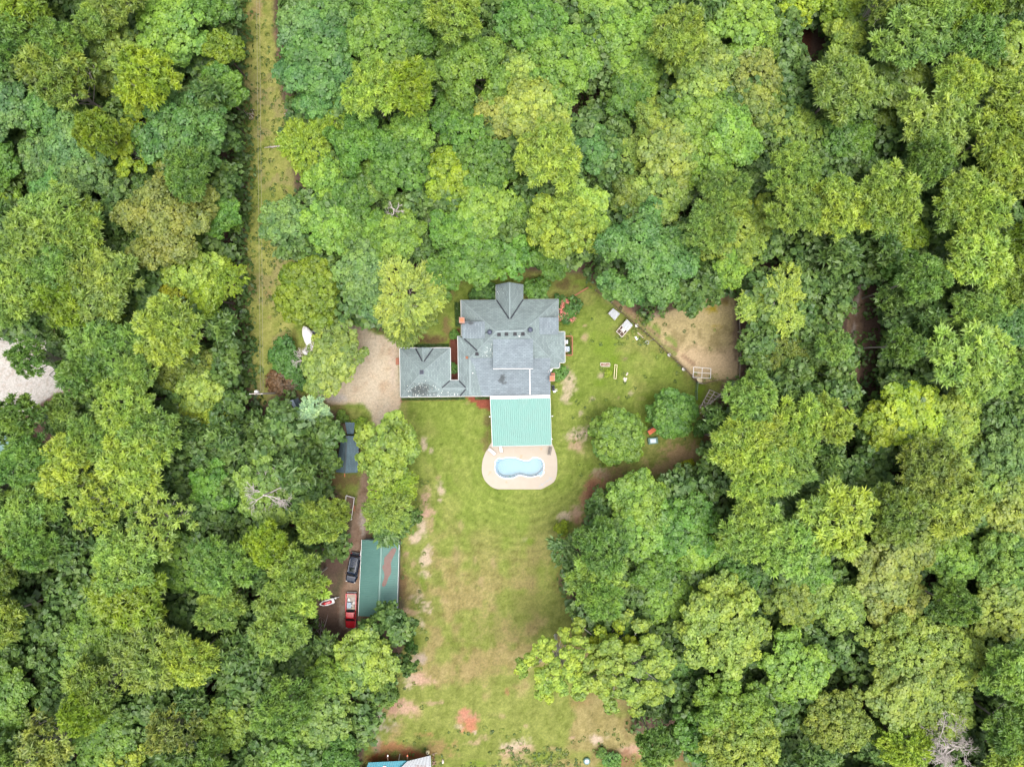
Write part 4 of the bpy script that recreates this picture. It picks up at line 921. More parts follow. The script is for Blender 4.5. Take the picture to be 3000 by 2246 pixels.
b = MB(); b.box((0,-.1,.85),(1.6,.08,.62)); b.build('bed_front', M['dark_metal'], t)
wheels(t, (-L*.58, L*.66), .84)
pick_m = Matrix.Translation(t.location) @ Matrix.Rotation(t.rotation_euler.z, 4, 'Z'); PL = L
def sack(x, y, w, l, z, label, m, rz=0, name='sack'):
    b = MB(); secs = []
    for f in (-1, -.8, -.3, .3, .8, 1):
        k = (1 - abs(f) ** 3 * .75); secs.append([(w/2*k*ca, f*l/2, .1 + .12*k*sa) for ca, sa in ((math.cos(q), math.sin(q)) for q in (i*math.pi/4 for i in range(8)))])
    b.loft(secs); o = b.build(name, m, smooth=True); o.matrix_world = pick_m @ Matrix.Translation((x, y, z)) @ Matrix.Rotation(rz, 4, 'Z'); tag(o, label, name, 'cargo in the pickup bed'); return o
sack(.4, -PL*.62, .55, .7, .66, 'rounded white sack in the pickup bed, left side toward tailgate', M['white'], .3); sack(-.42, -PL*.42, .5, .8, .66, 'white sack in the pickup bed on the garage side', M['white'], -.4); sack(-.3, -PL*.3, .5, .6, .8, 'upper white sack in the pickup bed next to the cab', M['stone'], .6)
b = MB(); b.box((0,0,.2),(.7,.9,.4)); b.box((0,0,.42),(.75,.95,.03)); o = b.build('box', M['gunmetal']); o.matrix_world = pick_m @ Matrix.Translation((.3, -PL*.33, .65)); tag(o, 'dark grey box in the pickup bed behind the cab', 'box')
b = MB(); b.box((0,0,.08),(.5,.14,.12)); o = b.build('tray', M['mustard']); o.matrix_world = pick_m @ Matrix.Translation((-.4, -PL*.13, .65)); tag(o, 'small yellow tray in the pickup bed against the cab', 'tray')
b = MB(); b.box((0,0,.03),(1.3,.5,.05)); o = b.build('board', M['wood']); o.matrix_world = pick_m @ Matrix.Translation((0, -PL*.85, .66)); tag(o, 'brown wooden board in the pickup bed at the tailgate', 'board')
# jet ski on its trailer
p = C5(208, 1244); t = empty('jet_ski', 'white and red jet ski under the pine edge left of the pickup', 'jet ski', (p.x, p.y, .35), heading((-.95, -.25)))
b = MB(); b.loft([ringsec(y, hw, .0, z1, .06) for y, hw, z1 in ((-1.3,.42,.3),(-1.1,.5,.4),(0,.52,.45),(.7,.42,.45),(1.15,.2,.42),(1.35,.08,.36))]).build('hull', M['white_metal'], t, smooth=True)
b = MB(); b.loft([ringsec(y, hw, .4, z1, .05) for y, hw, z1 in ((-.95,.2,.6),(-.7,.26,.78),(0,.24,.74),(.3,.26,.9),(.9,.1,.6))]).build('seat', M['red_paint'], t, smooth=True)
b = MB(); b.tube([(-.42,.35,.98),(0,.45,1.0),(.42,.35,.98)], .035); b.build('handlebar', M['black'], t)
p = C5(280, 1205); t = empty('boat_trailer', 'grey jet ski trailer with its tongue toward the pickup', 'trailer', (p.x, p.y, 0), heading((.9, .2)))
b = MB(); b.bar((0,-1.6,.35),(0,.9,.35),.08); b.bar((-.45,-1.6,.35),(0,.2,.35),.06); b.bar((.45,-1.6,.35),(0,.2,.35),.06); b.build('frame', M['grey_metal'], t)
b = MB(); b.box((0,.3,.5),(.28,.3,.3)); b.build('winch', M['white'], t); b = MB(); b.tube([(0,.75,0),(0,.75,.6)], .05); b.build('jack', M['grey_metal'], t)
for s in (-1, 1):
    b = MB(); M4 = Matrix.Translation((s*.55,-.9,.24)) @ Matrix.Rotation(math.pi/2, 4, 'Y'); b.lathe((0,0,-.08), [(.1,0),(.24,.02),(.24,.14),(.1,.16)], 14); b.v = [tuple(M4 @ Vector(v)) for v in b.v]; b.build('wheel', M['rubber'], t)
def flat_trailer(c4, z, label, m, tongue=None, mesh=True):
    P = [W(x, y, z) for x, y in c4]; ctr = sum(P, Vector()) / 4; t = empty('utility_trailer', label, 'trailer', (ctr.x, ctr.y, 0)); q = [p - Vector((ctr.x, ctr.y, 0)) for p in P]
    b = MB()
    for i in range(4): b.bar(q[i], q[(i+1)%4], .07)
    b.build('rail', m, t)
    for i in range(4):
        b = MB(); b.bar(q[i], q[i] - Vector((0,0,z-.45)), .05); b.build('stake', m, t)
    b = MB(); f = [v * .97 for v in q]; b.slab([Vector((v.x, v.y, .48)) for v in f], .06); b.build('bed', M['wood_dark'], t)
    b = MB(); mid = (q[1] + q[2]) / 2; e = (q[1] - q[2]).normalized()
    b.box((mid.x*1.12, mid.y, .62), (.35, 1.0, .1)); b.build('fender', M['rust'], t)
    b = MB(); b.lathe((0,0,-.1), [(.15,0),(.32,.02),(.32,.18),(.15,.2)], 14); M4 = Matrix.Translation((mid.x*1.08, mid.y, .32)) @ Matrix.Rotation(math.pi/2, 4, 'Y'); b.v = [tuple(M4 @ Vector(v)) for v in b.v]; b.build('wheel', M['rubber'], t)
    if tongue:
        b = MB(); g = Vector((*W(*tongue).to_2d(), .5)) - Vector((ctr.x, ctr.y, 0))
        b.bar((q[0].x, q[0].y, .5), g, .07); b.bar((q[3].x, q[3].y, .5), g, .07); b.build('tongue', m, t)
    return t
flat_trailer([(1014,1451),(1038,1458),(1029,1522),(1008,1520)], 1.3, 'narrow rusty trailer with white rails beside the dirt track', M['white_metal'])
flat_trailer([(163,1080),(230,1078),(230,1115),(163,1113)], .6, 'black flat trailer with pointed tongue at the edge of the white gravel lot', M['black'], (150, 1098))
p = W(35, 1296); t = empty('metal_barn', 'pale teal metal-roofed barn mostly hidden by pines at the left edge', 'barn', (p.x, p.y, 0)); TI4 = Matrix.Translation(-t.location)
M['pale_teal'] = sheet_material("pale_teal_sheet", S(168, 210, 206))
b = MB(); corrugated(b, W(-80,1278,3.2), W(84,1276,3.2), W(84,1305,3.9), W(-80,1307,3.9), .3, .03, 1); corrugated(b, W(-80,1337,3.2), W(84,1335,3.2), W(84,1305,3.9), W(-80,1307,3.9), .3, .03, 1); o = b.build('roof', M['pale_teal'], t); o.matrix_parent_inverse = TI4
b = MB(); b.prism([W(-76,1282).to_2d(), W(80,1280).to_2d(), W(80,1332).to_2d(), W(-76,1334).to_2d()], 0, 3.1); o = b.build('wall', M['grey_metal'], t); o.matrix_parent_inverse = TI4
p = W(104, 1297); t = empty('garden_tractor', 'small red machine glimpsed through the pines beside the teal barn', 'tractor', (p.x, p.y, 0), .2)
b = MB(); b.loft([ringsec(y, hw, .4, z1, .06) for y, hw, z1 in ((-.9,.4,.8),(-.2,.42,.85),(.0,.32,1.05),(.8,.28,1.0),(.9,.22,.9))]).build('body', M['red_paint'], t); b = MB(); b.box((0,-.45,1.0),(.45,.4,.3)); b.build('seat', M['black'], t)
wheels(t, (-.55, .6), .5, .33)
# white boat under the driveway trees
def boat(x, y, L, hw, rz, label):
    p = C4(x, y); t = empty('boat', label, 'boat', (p.x, p.y, .3), rz); b = MB()
    b.loft([ringsec(f*L, hw*w, .0 + .1*abs(f), .75, .1) for f, w in ((-.5,.75),(-.45,.9),(-.1,1),(.2,.88),(.38,.55),(.47,.25),(.5,.08))]).build('hull', M['white'], t, smooth=True)
    b = MB(); b.loft([ringsec(f*L, hw*w, .7, z, .06) for f, w, z in ((-.42,.7,.8),(-.3,.75,.95),(.1,.75,1.0),(.3,.5,.85),(.42,.2,.76))]).build('cover', M['white_metal'], t, smooth=True)
boat(345, 283, 4.2, .95, .42, 'white covered boat sticking out above the olive driveway tree'); boat(362, 398, 2.6, .8, -.9, 'smaller white covered boat under the olive driveway tree')
p = C4(408, 268); t = empty('small_trailer', 'dark trailer beside the white boat under the trees', 'trailer', (p.x, p.y, 0)); b = MB(); b.box((0,0,.5),(1.2,1.6,.12)); b.build('bed', M['dark_metal'], t); b = MB(); b.box((0,.75,.8),(1.2,.08,.5)); b.build('rail', M['grey_metal'], t); wheels(t, (0,), .65, .3)

# ------------------------------------------------------------------ pen: fences, hutches, kennel, swing frame
def fence(pts, label, h=1.25, post='grey_metal', wires=True, gap=2.4, w=.07, rail=True, m=None):
    P = [C3(x, y) for x, y in pts]; t = empty('fence', label, 'fence', P[0]); o = P[0]
    pm = None; mesh = MB(); rl = MB()
    for p, q in zip(P, P[1:]):
        n = max(1, round((q - p).length / gap))
        for k in range(n + (1 if q is P[-1] else 0)):
            c = p.lerp(q, k / n) - o
            if pm is None:
                b = MB(); b.box((0,0,h/2),(w,w,h)); b.box((0,0,h+.02),(w*1.2,w*1.2,.04)); pm = b.build('post', M[post], t); s = pm
            else: s = pm.copy(); COL.objects.link(s); s.parent = t
            s.location = c
        a, c = p - o, q - o
        for z in (.05, .3, .55, .8, 1.05): mesh.bar(a + Vector((0,0,z*h/1.25)), c + Vector((0,0,z*h/1.25)), .014)
        k = max(1, int((c - a).length / .3))
        for i in range(k): mesh.bar(a.lerp(c, i/k), a.lerp(c, min(1, (i+1)/k)) + Vector((0,0,h)), .012); mesh.bar(a.lerp(c, min(1, (i+1)/k)), a.lerp(c, i/k) + Vector((0,0,h)), .012)
        rl.bar(a + Vector((0,0,h)), c + Vector((0,0,h)), .06)
    mesh.build('wire_mesh', M[m or 'dark_metal'], t)
    if rail: rl.build('top_rail', M[m or post], t)
    return t
fence([(372,112),(540,242),(640,342),(792,470),(980,628),(1140,782),(1310,940),(1440,1076)], 'long wire fence slanting between the lawn and the bare pen', 1.3, 'wood_grey', m='wood_dark')
fence([(1440,1076),(1512,1090),(1640,1056),(1850,1045)], 'short wire fence along the lower edge of the pen', 1.2, 'wood_grey', m='wood_dark')
fence([(1872,1010),(1884,700),(1868,400),(1850,120)], 'wire fence along the pen edge by the right-hand woods', 1.3, 'wood_grey', w=.12)
t = fence([(1438,1080),(1424,1180),(1428,1260)], 'green mesh gate panel running down from the pen corner', 1.5, 'green_net', m='green_net')
fence([(1655,105),(1730,100),(1800,108)], 'low wire fence at the shaded back of the pen', 1.1, 'wood_grey', w=.1)
p, q = C3(130, 182, .6), C3(300, 78, .6); t = empty('wooden_rail', 'reddish wooden rail slanting from the blossoming shrub to the big oak', 'rail', p.to_2d().to_3d()); o = t.location
b = MB(); b.bar(p - o, q - o, .2, .08); b.build('board', M['brick'], t)
for f in (.02, .5, .98): b = MB(); c = p.lerp(q, f) - o; b.box((c.x, c.y, .3), (.1,.1,.6)); b.build('post', M['wood_dark'], t)
def hutch(c4, label, run):
    P = [C3(x, y, 1.0) for x, y in c4]; ctr = sum(P, Vector()) / 4; t = empty('rabbit_hutch', label, 'hutch', (ctr.x, ctr.y, 0), 0, 'hutches by the pen fence'); q = [p - Vector((ctr.x, ctr.y, 0)) for p in P]
    A, B, C_, D = q; up = Vector((0,0,1))
    # A,B along the fence side; roof covers from A-B back to fraction run
    e = lambda u, v, z: Vector((*((A.lerp(B, u)).lerp(D.lerp(C_, u), v)).to_2d(), z))
    n = 3
    for k in range(n):
        b = MB(); u0, u1 = k/n + .01, (k+1)/n - .01; corrugated(b, e(u0, -.02, 1.28+.04*(k%2)), e(u1, -.02, 1.28+.04*(k%2)), e(u1, run*1.02, 1.02+.04*(k%2)), e(u0, run*1.02, 1.02+.04*(k%2)), .11, .025, 1); b.build('roof_sheet', M['grey_metal'], t)
    b = MB(); f = [e(.04,.04,0), e(.96,.04,0), e(.96,run-.04,0), e(.04,run-.04,0)]; b.prism([v.to_2d() for v in f], .35, 1.0); b.build('box', M['wood_grey'], t)
    b = MB()
    for v in (0, run, 1.0) if run < 1 else (0, 1.0): b.bar(e(0,v,.95), e(1,v,.95), .1, .08)
    for u in (0, 1): b.bar(e(u,0,.95), e(u,1,.95), .1, .08)
    b.build('frame', M['stone'] if run < 1 else M['wood_grey'], t)
    for u in (0.02, .98):
        for v in (.02, .98): b = MB(); c = e(u, v, 0); b.box((c.x, c.y, .48), (.09,.09,.95)); b.build('leg', M['wood_grey'], t)
    if run < 1:
        b = MB(); f = [e(.03,run,0), e(.97,run,0), e(.97,.97,0), e(.03,.97,0)]; b.prism([v.to_2d() for v in f], .5, .56); b.build('run_floor', M['wood_dark'], t)
        b = MB(); b.bar(e(.5,run,.97), e(.5,.97,.97), .08, .06); b.bar(e(0,.74,.97), e(1,.74,.97), .08, .06); b.build('run_bar', M['stone'], t)
        b = MB(); f = [e(.3,.48,0), e(.75,.48,0), e(.75,.7,0), e(.3,.7,0)]; b.prism([v.to_2d() for v in f], .56, .9); b.build('nest_box', M['white'], t)
        b = MB(); wv = MB()
        for k in range(12): wv.bar(e(k/11, run, .98), e(k/11, 1, .98), .012)
        wv.build('wire_top', M['dark_metal'], t)
hutch([(560,302),(632,358),(580,422),(512,352)], 'smaller metal-roofed hutch nearer the big oak on the lawn', 1.0)
hutch([(706,418),(766,482),(656,602),(598,542)], 'larger hutch with metal roof and open wire run on the lawn', .5)
p = C3(806, 485); t = empty('bucket', 'white bucket at the fence beside the larger hutch', 'bucket', (p.x, p.y, 0), 0, 'white buckets along the pen fence')
b = MB(); b.lathe((0,0,0), [(.2,0),(.27,.55),(.3,.56),(.26,.56),(.2,.1)], 14); b.build('body', M['white'], t); b = MB(); b.ring((0,0,.56), .28, .02, 14, 5); b.build('rim', M['white_metal'], t)
for x, y, lab in ((1147,790,'white bucket midway along the slanting pen fence'), (1298,940,'grey-white bucket on the pen fence closest to the kennel frame')):
    q = copy_tree(t); r = C3(x, y); q.location = (r.x, r.y, 0); q['label'] = lab
t = tag(MB().box((0,0,.05),(.18,1.85,.08)).build('plank', M['wood']), 'pale loose plank on the grass beside the larger hutch', 'plank'); a, c = C3(808,545), C3(884,615); t.location = ((a+c)/2); t.rotation_euler = (0,0,heading(c-a))
t = tag(MB().prism([C3(*q).to_2d() for q in ((790,600),(800,594),(832,612),(826,624),(808,636))], .02, .06).build('sheet_of_board', M['white_metal']), 'white broken sheet lying on the grass by the plank', 'board')
p = C3(920, 660); t = empty('wire_hoop', 'coiled wire hoop on the grass at the pen fence', 'wire coil', (p.x, p.y, .05)); b = MB(); b.ring((0,0,.05), .31, .035, 24, 6); b.ring((.03,.02,.1), .26, .03, 24, 6); b.build('coil', M['grey_metal'], t); b = MB(); b.tube([(.2,.2,.05),(.55,.35,.05),(.9,.5,.05)], .02); b.build('loose_end', M['grey_metal'], t)
# raised bed, wooden frame, stones
p = C3(478, 893); t = empty('raised_bed', 'small rectangular raised bed edged in pale brick on the lawn', 'raised bed', (p.x, p.y, 0), -.02)
b = MB(); b.box((0,0,.08),(1.5,.5,.16)); b.build('soil', M['soil'], t); pb_ = None
for k in range(8):
    for s in (-1, 1):
        if pb_ is None: bq = MB(); bq.box((0,0,.1),(.19,.1,.2)); pb_ = bq.build('brick', M['stone'], t); o = pb_
        else: o = pb_.copy(); COL.objects.link(o); o.parent = t
        o.location = (-.72+.206*k, s*.3, 0)
for s in (-1, 1):
    for k in range(2): o = pb_.copy(); COL.objects.link(o); o.parent = t; o.location = (s*.82, -.12+.24*k, 0); o.rotation_euler = (0,0,math.pi/2)
rn = random.Random(9)
for k in range(12): b = MB(); b.lathe((rn.uniform(-.65,.65), rn.uniform(-.18,.18), .16), [(.03,0),(.07,.03),(.04,.08)], 6); b.build('stone', M[rn.choice(['stone','brick'])], t)
t = empty('wooden_enclosure', 'long narrow white wooden frame standing on the bright lawn', 'enclosure', C3(587, 967)); o = t.location; q = [C3(x,y,.35)-o for x,y in ((582,892),(604,895),(594,1041),(571,1039))]
for i in range(4): b = MB(); b.bar(q[i], q[(i+1)%4], .09, .1); b.build('bar', M['mustard'], t)
for v in q: b = MB(); b.box((v.x, v.y, .17),(.09,.09,.34)); b.build('leg', M['mustard'], t)
def stone(x, y, r, label, g):
    p = C3(x, y); rr = random.Random(int(x*y)); b = MB(); b.lathe((0,0,0), [(r*.8,-.02),(r,r*.25),(r*.75,r*.55),(r*.2,r*.7)], 9); b.v = [(a*rr.uniform(.8,1.2), c*rr.uniform(.8,1.2), d) for a,c,d in b.v]; o = b.build('stone', M['stone']); o.location = p; o.rotation_euler=(0,0,rr.uniform(0,6)); tag(o, label, 'stone', g)
for x, y, r, l in ((712,985,.18,'pale stone right of the wooden frame, upper of a loose pair'), (705,1000,.15,'pale stone right of the wooden frame, lower of a loose pair'), (682,1042,.24,'white stone in the cluster below the wooden frame, upper left one'), (700,1042,.2,'white stone in the cluster below the wooden frame, upper right one'), (690,1062,.24,'white stone in the cluster below the wooden frame, lowest one')): stone(x, y, r, l, 'pale stones on the side lawn')
t = empty('dog_kennel', 'white pipe kennel frame with four panels in the corner of the pen', 'kennel', C3(1500, 977)); o = t.location
g = lambda u, v, z: (C3(1412,918,z).lerp(C3(1594,934,z), u)).lerp(C3(1405,1026,z).lerp(C3(1590,1036,z), u), v) - o
b = MB()
for u in (0, .5, 1): b.bar(g(u,0,1.8), g(u,1,1.8), .07)
for v in (0, .5, 1): b.bar(g(0,v,1.8), g(1,v,1.8), .07)
b.build('roof_pipe', M['white_metal'], t)
for u in (0, .5, 1):
    for v in (0, 1): b = MB(); b.bar(g(u,v,0), g(u,v,1.8), .06); b.build('post', M['white_metal'], t)
b = MB()
for v in (0, 1): b.bar(g(0,v,.1), g(1,v,.1), .05); b.bar(g(0,v,.95), g(1,v,.95), .03)
for u in (0, 1): b.bar(g(u,0,.1), g(u,1,.1), .05); b.bar(g(u,0,.95), g(u,1,.95), .03)
b.build('rail', M['white_metal'], t)
p = C3(1465, 1056); t = empty('dog_house', 'small dog house with pale roof below the kennel frame', 'dog house', (p.x, p.y, 0), .3); b = MB(); b.box((0,0,.3),(.6,.7,.6)); b.build('wall', M['wood_dark'], t)
for s in (-1, 1): b = MB(); b.slab([(0,-.42,.85),(0,.42,.85),(s*.4,.42,.58),(s*.4,-.42,.58)], .04); b.build('roof_slope', M['mustard'], t)
b = MB(); b.box((0,-.355,.25),(.26,.02,.36)); b.build('opening', M['black'], t)
p, q = C3(1450,1082,.4), C3(1512,1092,.4); t = tag(MB().bar(p, q, .14, .1).build('plank', M['wood_grey']), 'grey loose plank leaning at the pen corner beside the dog house', 'plank')
# swing frame / climbing ladder
t = empty('climbing_frame', 'weathered wooden climbing frame with ladder rungs beside the round trees', 'climbing frame', C3(1570, 1290)); o = t.location
h = lambda x, y, z: C3(x, y, z) - o
for a, c in (((1582,1158,2.2),(1478,1350,2.0)), ((1632,1182,2.2),(1512,1372,2.0)), ((1694,1208,2.2),(1545,1340,2.0))): b = MB(); b.bar(h(*a), h(*c), .13, .1); b.build('beam', M['wood_grey'], t)
for k in range(7):
    f = k / 6; a = (1582 - 104*f, 1158 + 192*f, 2.25); c = (1694 - 149*f, 1208 + 132*f + 20*f, 2.25); b = MB(); b.bar(h(*a), h(*c), .09, .08); b.build('rung', M['wood_grey'], t)
for a, c in (((1520,1262,2.3),(1558,1412,0)), ((1612,1262,2.3),(1452,1436,0)), ((1510,1308,2.1),(1440,1345,0)), ((1590,1300,2.2),(1512,1440,0)), ((1640,1230,2.1),(1710,1195,.4)), ((1578,1160,2.2),(1575,1155,0)), ((1694,1208,2.2),(1700,1212,0))): b = MB(); b.bar(h(*a), h(*c), .12, .1); b.build('brace', M['wood_grey'], t)
b = MB(); b.prism([h(1480,1340,0).to_2d(), h(1515,1365,0).to_2d(), h(1545,1325,0).to_2d(), h(1510,1305,0).to_2d()], 1.4, 1.46); b.build('platform', M['wood_dark'], t)
# red slide & bin seen between the two round trees
p = C3(945, 1575); t = empty('toy_slide', 'red plastic toy roof between the two round lawn trees', 'play house', (p.x, p.y, 0), .6); b = MB(); b.slab([(-.7,-.6,1.5),(.7,-.6,1.5),(.7,.2,1.9),(-.7,.2,1.9)], .06); b.build('roof', M['orange'], t); b = MB(); b.box((0,-.2,.7),(1.1,.8,1.4)); b.build('wall', M['wood'], t)
p = W(1911, 1290); t = empty('trampoline_box', 'dark box with pale blue lid below the two round lawn trees', 'storage box', (p.x, p.y, 0), .1); b = MB(); b.box((0,0,.35),(1.7,1.1,.7)); b.build('box', M['green_net'], t); b = MB(); b.box((0,0,.74),(1.0,.7,.05)); b.build('lid', M['gunmetal'], t)

# ------------------------------------------------------------------ utility pole and power line
base = W(812, 1151); t = empty('utility_pole', 'wooden utility pole with white transformer at the end of the power line', 'utility pole', base)
b = MB(); b.tube([(0,0,0),(0,0,5),(0,0,10.6)], [.19,.16,.12], 10); b.build('pole', M['wood_grey'], t)
b = MB(); b.box((0,0,9.9),(2.2,.12,.14)); b.build('crossarm', M['wood_grey'], t)
for x in (-1.0, -.15, .95): b = MB(); b.lathe((x,0,9.97), [(.05,0),(.09,.08),(.05,.14),(.08,.2),(.03,.28)], 10); b.build('insulator', M['white'], t)
b = MB(); b.lathe((-.25,.3,8.6), [(.2,0),(.3,.05),(.3,.85),(.22,.95)], 16); b.build('transformer', M['white_metal'], t, smooth=True); b = MB(); b.tube([(-.25,.3,9.5),(-.3,.2,9.8),(-.15,0,10.2)], .03); b.build('bushing', M['dark_metal'], t)
for i, (x0, x1, lab) in enumerate(((763, 752, 'left wire of the power line running up the clearing'), (771, 760, 'right wire of the power line running up the clearing'))):
    pts = []
    for k in range(25):
        f = k / 24; py = 1148 - 1600 * f; z = 10.2 - 1.2 * math.sin(math.pi * f * .7); q = W(x0 + (x1 - x0) * f * 1.39, py, z); pts.append(q)
    o = MB().tube(pts, .018, 5).build('power_wire', mat("bare_wire", (.24, .23, .17), .6, .1, 2)) ; tag(o, lab, 'power line', 'power line wires')
# ------------------------------------------------------------------ trees: prototypes (crown of leaf faces, trunk with limbs)
RNG = np.random.default_rng(7)
def unit(v): return v / np.maximum(np.linalg.norm(v, axis=-1, keepdims=True), 1e-9)
def leaf_mesh(name, quads, tone):
    """quads (N,4,3), tone (N,)"""
    N = len(quads); me = bpy.data.meshes.new(name)
    me.vertices.add(N * 4); me.vertices.foreach_set("co", quads.astype(np.float32).ravel())
    me.loops.add(N * 4); me.loops.foreach_set("vertex_index", np.arange(N * 4, dtype=np.int32))
    me.polygons.add(N); me.polygons.foreach_set("loop_start", np.arange(0, N * 4, 4, dtype=np.int32))
    me.update(calc_edges=True)
    a = me.attributes.new("tone", 'FLOAT', 'POINT'); a.data.foreach_set("value", np.repeat(tone, 4).astype(np.float32))
    me.materials.append(M['leaf']); return me
def quads_from(c, nrm, along, w, l):
    """rhombic leaves at c, facing nrm, long axis near 'along'"""
    u = along - nrm * np.sum(along * nrm, -1, keepdims=True); u = unit(u); v = np.cross(nrm, u)
    w = w[:, None]; l = l[:, None]
    return np.stack([c - u * l, c - v * w + nrm * w * 0.25, c + u * l, c + v * w + nrm * w * 0.25], 1)
def clump_centres(R, D, nlobe, nclump, rs, open_=0.0, gap=None, lm=1.0, qm=1.0):
    """points on the outside of a bunch of lobes that fills a crown of radius R and depth D (crown centre = origin)"""
    lob = []; lsz = 1.02 * lm / math.sqrt(nlobe)
    for i in range(nlobe):
        a = 2 * math.pi * (i * 0.381966) + rs.uniform(-.4, .4); q = math.sqrt((i + .5) / nlobe) * .80 * qm * rs.uniform(.78, 1.2)
        lob.append((q * R * math.cos(a), q * R * math.sin(a), D * (.36 * (1 - q * q * 1.5) + rs.uniform(-.17, .11)), R * lsz * rs.uniform(.75, 1.25)))
    lob = np.array(lob); P = []; Nn = []
    for _ in range(60):
        n = nclump * 3; k = rs.integers(0, nlobe, n); d = unit(rs.normal(size=(n, 3))); d[:, 2] = np.where(d[:, 2] < -.35, -d[:, 2], d[:, 2])
        d = unit(d); p = lob[k, :3] + d * lob[k, 3:4] * np.array([1, 1, .8 * D / R]) * rs.uniform(.86, 1.06, (n, 1))
        # drop what lies inside another lobe
        dd = (p[:, None, :] - lob[None, :, :3]) / (lob[None, :, 3:4] * np.array([1, 1, .8 * D / R])); ins = (np.linalg.norm(dd, axis=-1) < .8).any(1)
        ok = ~ins & (np.hypot(p[:, 0], p[:, 1]) < R * 1.04 * qm)
        for q, m in zip(p[ok], d[ok]):
            if len(P) and np.min(np.linalg.norm(np.array(P) - q, axis=1)) < (gap or R * .052 * (1 + open_ * 2)): continue
            P.append(q); Nn.append(m)
            if len(P) >= nclump: break
        if len(P) >= nclump: break
    return np.array(P), np.array(Nn), lob
def crown_round(R, D, seed):
    return crown_broad(R, D, seed, 15, 300, 76, .165, .5, -.8, 600)
def crown_broad(R, D, seed, nlobe=10, nclump=220, per=56, leaf=.17, rc=.62, open_=0.0, core=900):
    rs = np.random.default_rng(seed); P, Nn, lob = clump_centres(R, D, nlobe, nclump, rs, open_, rc * 1.08, 1 - .32 * open_, 1 + .16 * open_)
    P = P + Nn * rs.uniform(-.75, .35, (len(P), 1)) * rc; n = len(P) * per; k = np.repeat(np.arange(len(P)), per); r = (rc * rs.uniform(.55, 1.45, len(P)))[k][:, None]
    d = unit(rs.normal(size=(n, 3)) + Nn[k] * .8 + np.array([0, 0, .75]))
    c = P[k] + d * r * (rs.uniform(.45, 1, (n, 1)) ** .6) * np.array([1, 1, .75])
    nrm = unit(d * .8 + Nn[k] * .3 + np.array([0, 0, .55]) + rs.normal(size=(n, 3)) * .55)
    sz = leaf * rs.uniform(.65, 1.35, n); ctone = rs.uniform(0, 1, len(P)) ** 1.3
    tone = .55 * ctone[k] + .45 * rs.uniform(0, 1, n)
    q = quads_from(c, nrm, rs.normal(size=(n, 3)), sz * .8, sz * 1.1)
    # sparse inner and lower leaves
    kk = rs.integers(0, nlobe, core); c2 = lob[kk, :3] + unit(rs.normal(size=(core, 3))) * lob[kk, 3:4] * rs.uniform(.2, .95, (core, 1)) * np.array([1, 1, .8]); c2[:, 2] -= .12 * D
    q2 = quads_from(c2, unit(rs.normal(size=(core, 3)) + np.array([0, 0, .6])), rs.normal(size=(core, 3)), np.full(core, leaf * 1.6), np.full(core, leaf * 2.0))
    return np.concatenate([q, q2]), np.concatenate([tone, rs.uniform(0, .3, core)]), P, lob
def crown_pine(R, D, seed, ntuft=230, needles=36, nl=.72, nlobe=19):
    """puffs of needles: each tuft a burst of narrow blades, tufts bunched on the branch ends"""
    rs = np.random.default_rng(seed); P, Nn, lob = clump_centres(R, D, nlobe, ntuft, rs, .15, .62)
    # bunch the tufts
    P = P + rs.normal(size=P.shape) * .16 + Nn * rs.uniform(-.6, .3, (len(P), 1))
    n = len(P) * needles; k = np.repeat(np.arange(len(P)), needles)
    d = unit(rs.normal(size=(n, 3)) + Nn[k] * .55 + np.array([0, 0, .75]))
    L = nl * rs.uniform(.7, 1.2, n) * rs.uniform(.75, 1.25, len(P))[k]; w = .095 * rs.uniform(.8, 1.3, n)
    c = P[k] + d * (L * .55)[:, None]; up = np.array([0, 0, 1.0]); side = unit(up - d * d[:, 2:3] + rs.normal(size=(n, 3)) * .45 + Nn[k] * .2)
    q = quads_from(c, side, d, w, L * .55)
    # soft hearts of the tufts
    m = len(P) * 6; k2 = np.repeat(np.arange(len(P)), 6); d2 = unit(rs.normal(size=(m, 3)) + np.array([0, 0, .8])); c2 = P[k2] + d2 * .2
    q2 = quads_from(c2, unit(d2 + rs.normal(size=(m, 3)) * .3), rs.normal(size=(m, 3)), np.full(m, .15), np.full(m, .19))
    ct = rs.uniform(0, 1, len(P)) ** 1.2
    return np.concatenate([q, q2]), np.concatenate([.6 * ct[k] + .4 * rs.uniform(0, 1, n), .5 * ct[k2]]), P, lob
def crown_feather(R, D, seed, nspray=330, per=34, nlobe=9):
    """long drooping sprays that point away from the stem"""
    rs = np.random.default_rng(seed); P, Nn, lob = clump_centres(R, D, nlobe, nspray, rs, .1)
    out = unit(P * np.array([1, 1, .35]) + Nn * R * .2 + rs.normal(size=P.shape) * R * .12); n = len(P) * per; k = np.repeat(np.arange(len(P)), per)
    s = rs.uniform(-.5, 1.0, (n, 1)); c = P[k] + out[k] * s * (R * .17) + rs.normal(size=(n, 3)) * .11; c[:, 2] -= (np.maximum(s[:, 0], 0) ** 2) * R * .05
    nrm = unit(rs.normal(size=(n, 3)) * .55 + np.array([0, 0, 1.0])); al = unit(out[k] + rs.normal(size=(n, 3)) * .55)
    l = rs.uniform(.14, .3, n); ct = rs.uniform(0, 1, len(P))
    return quads_from(c, nrm, al, l * .34, l), .5 * ct[k] + .5 * rs.uniform(0, 1, n), P, lob
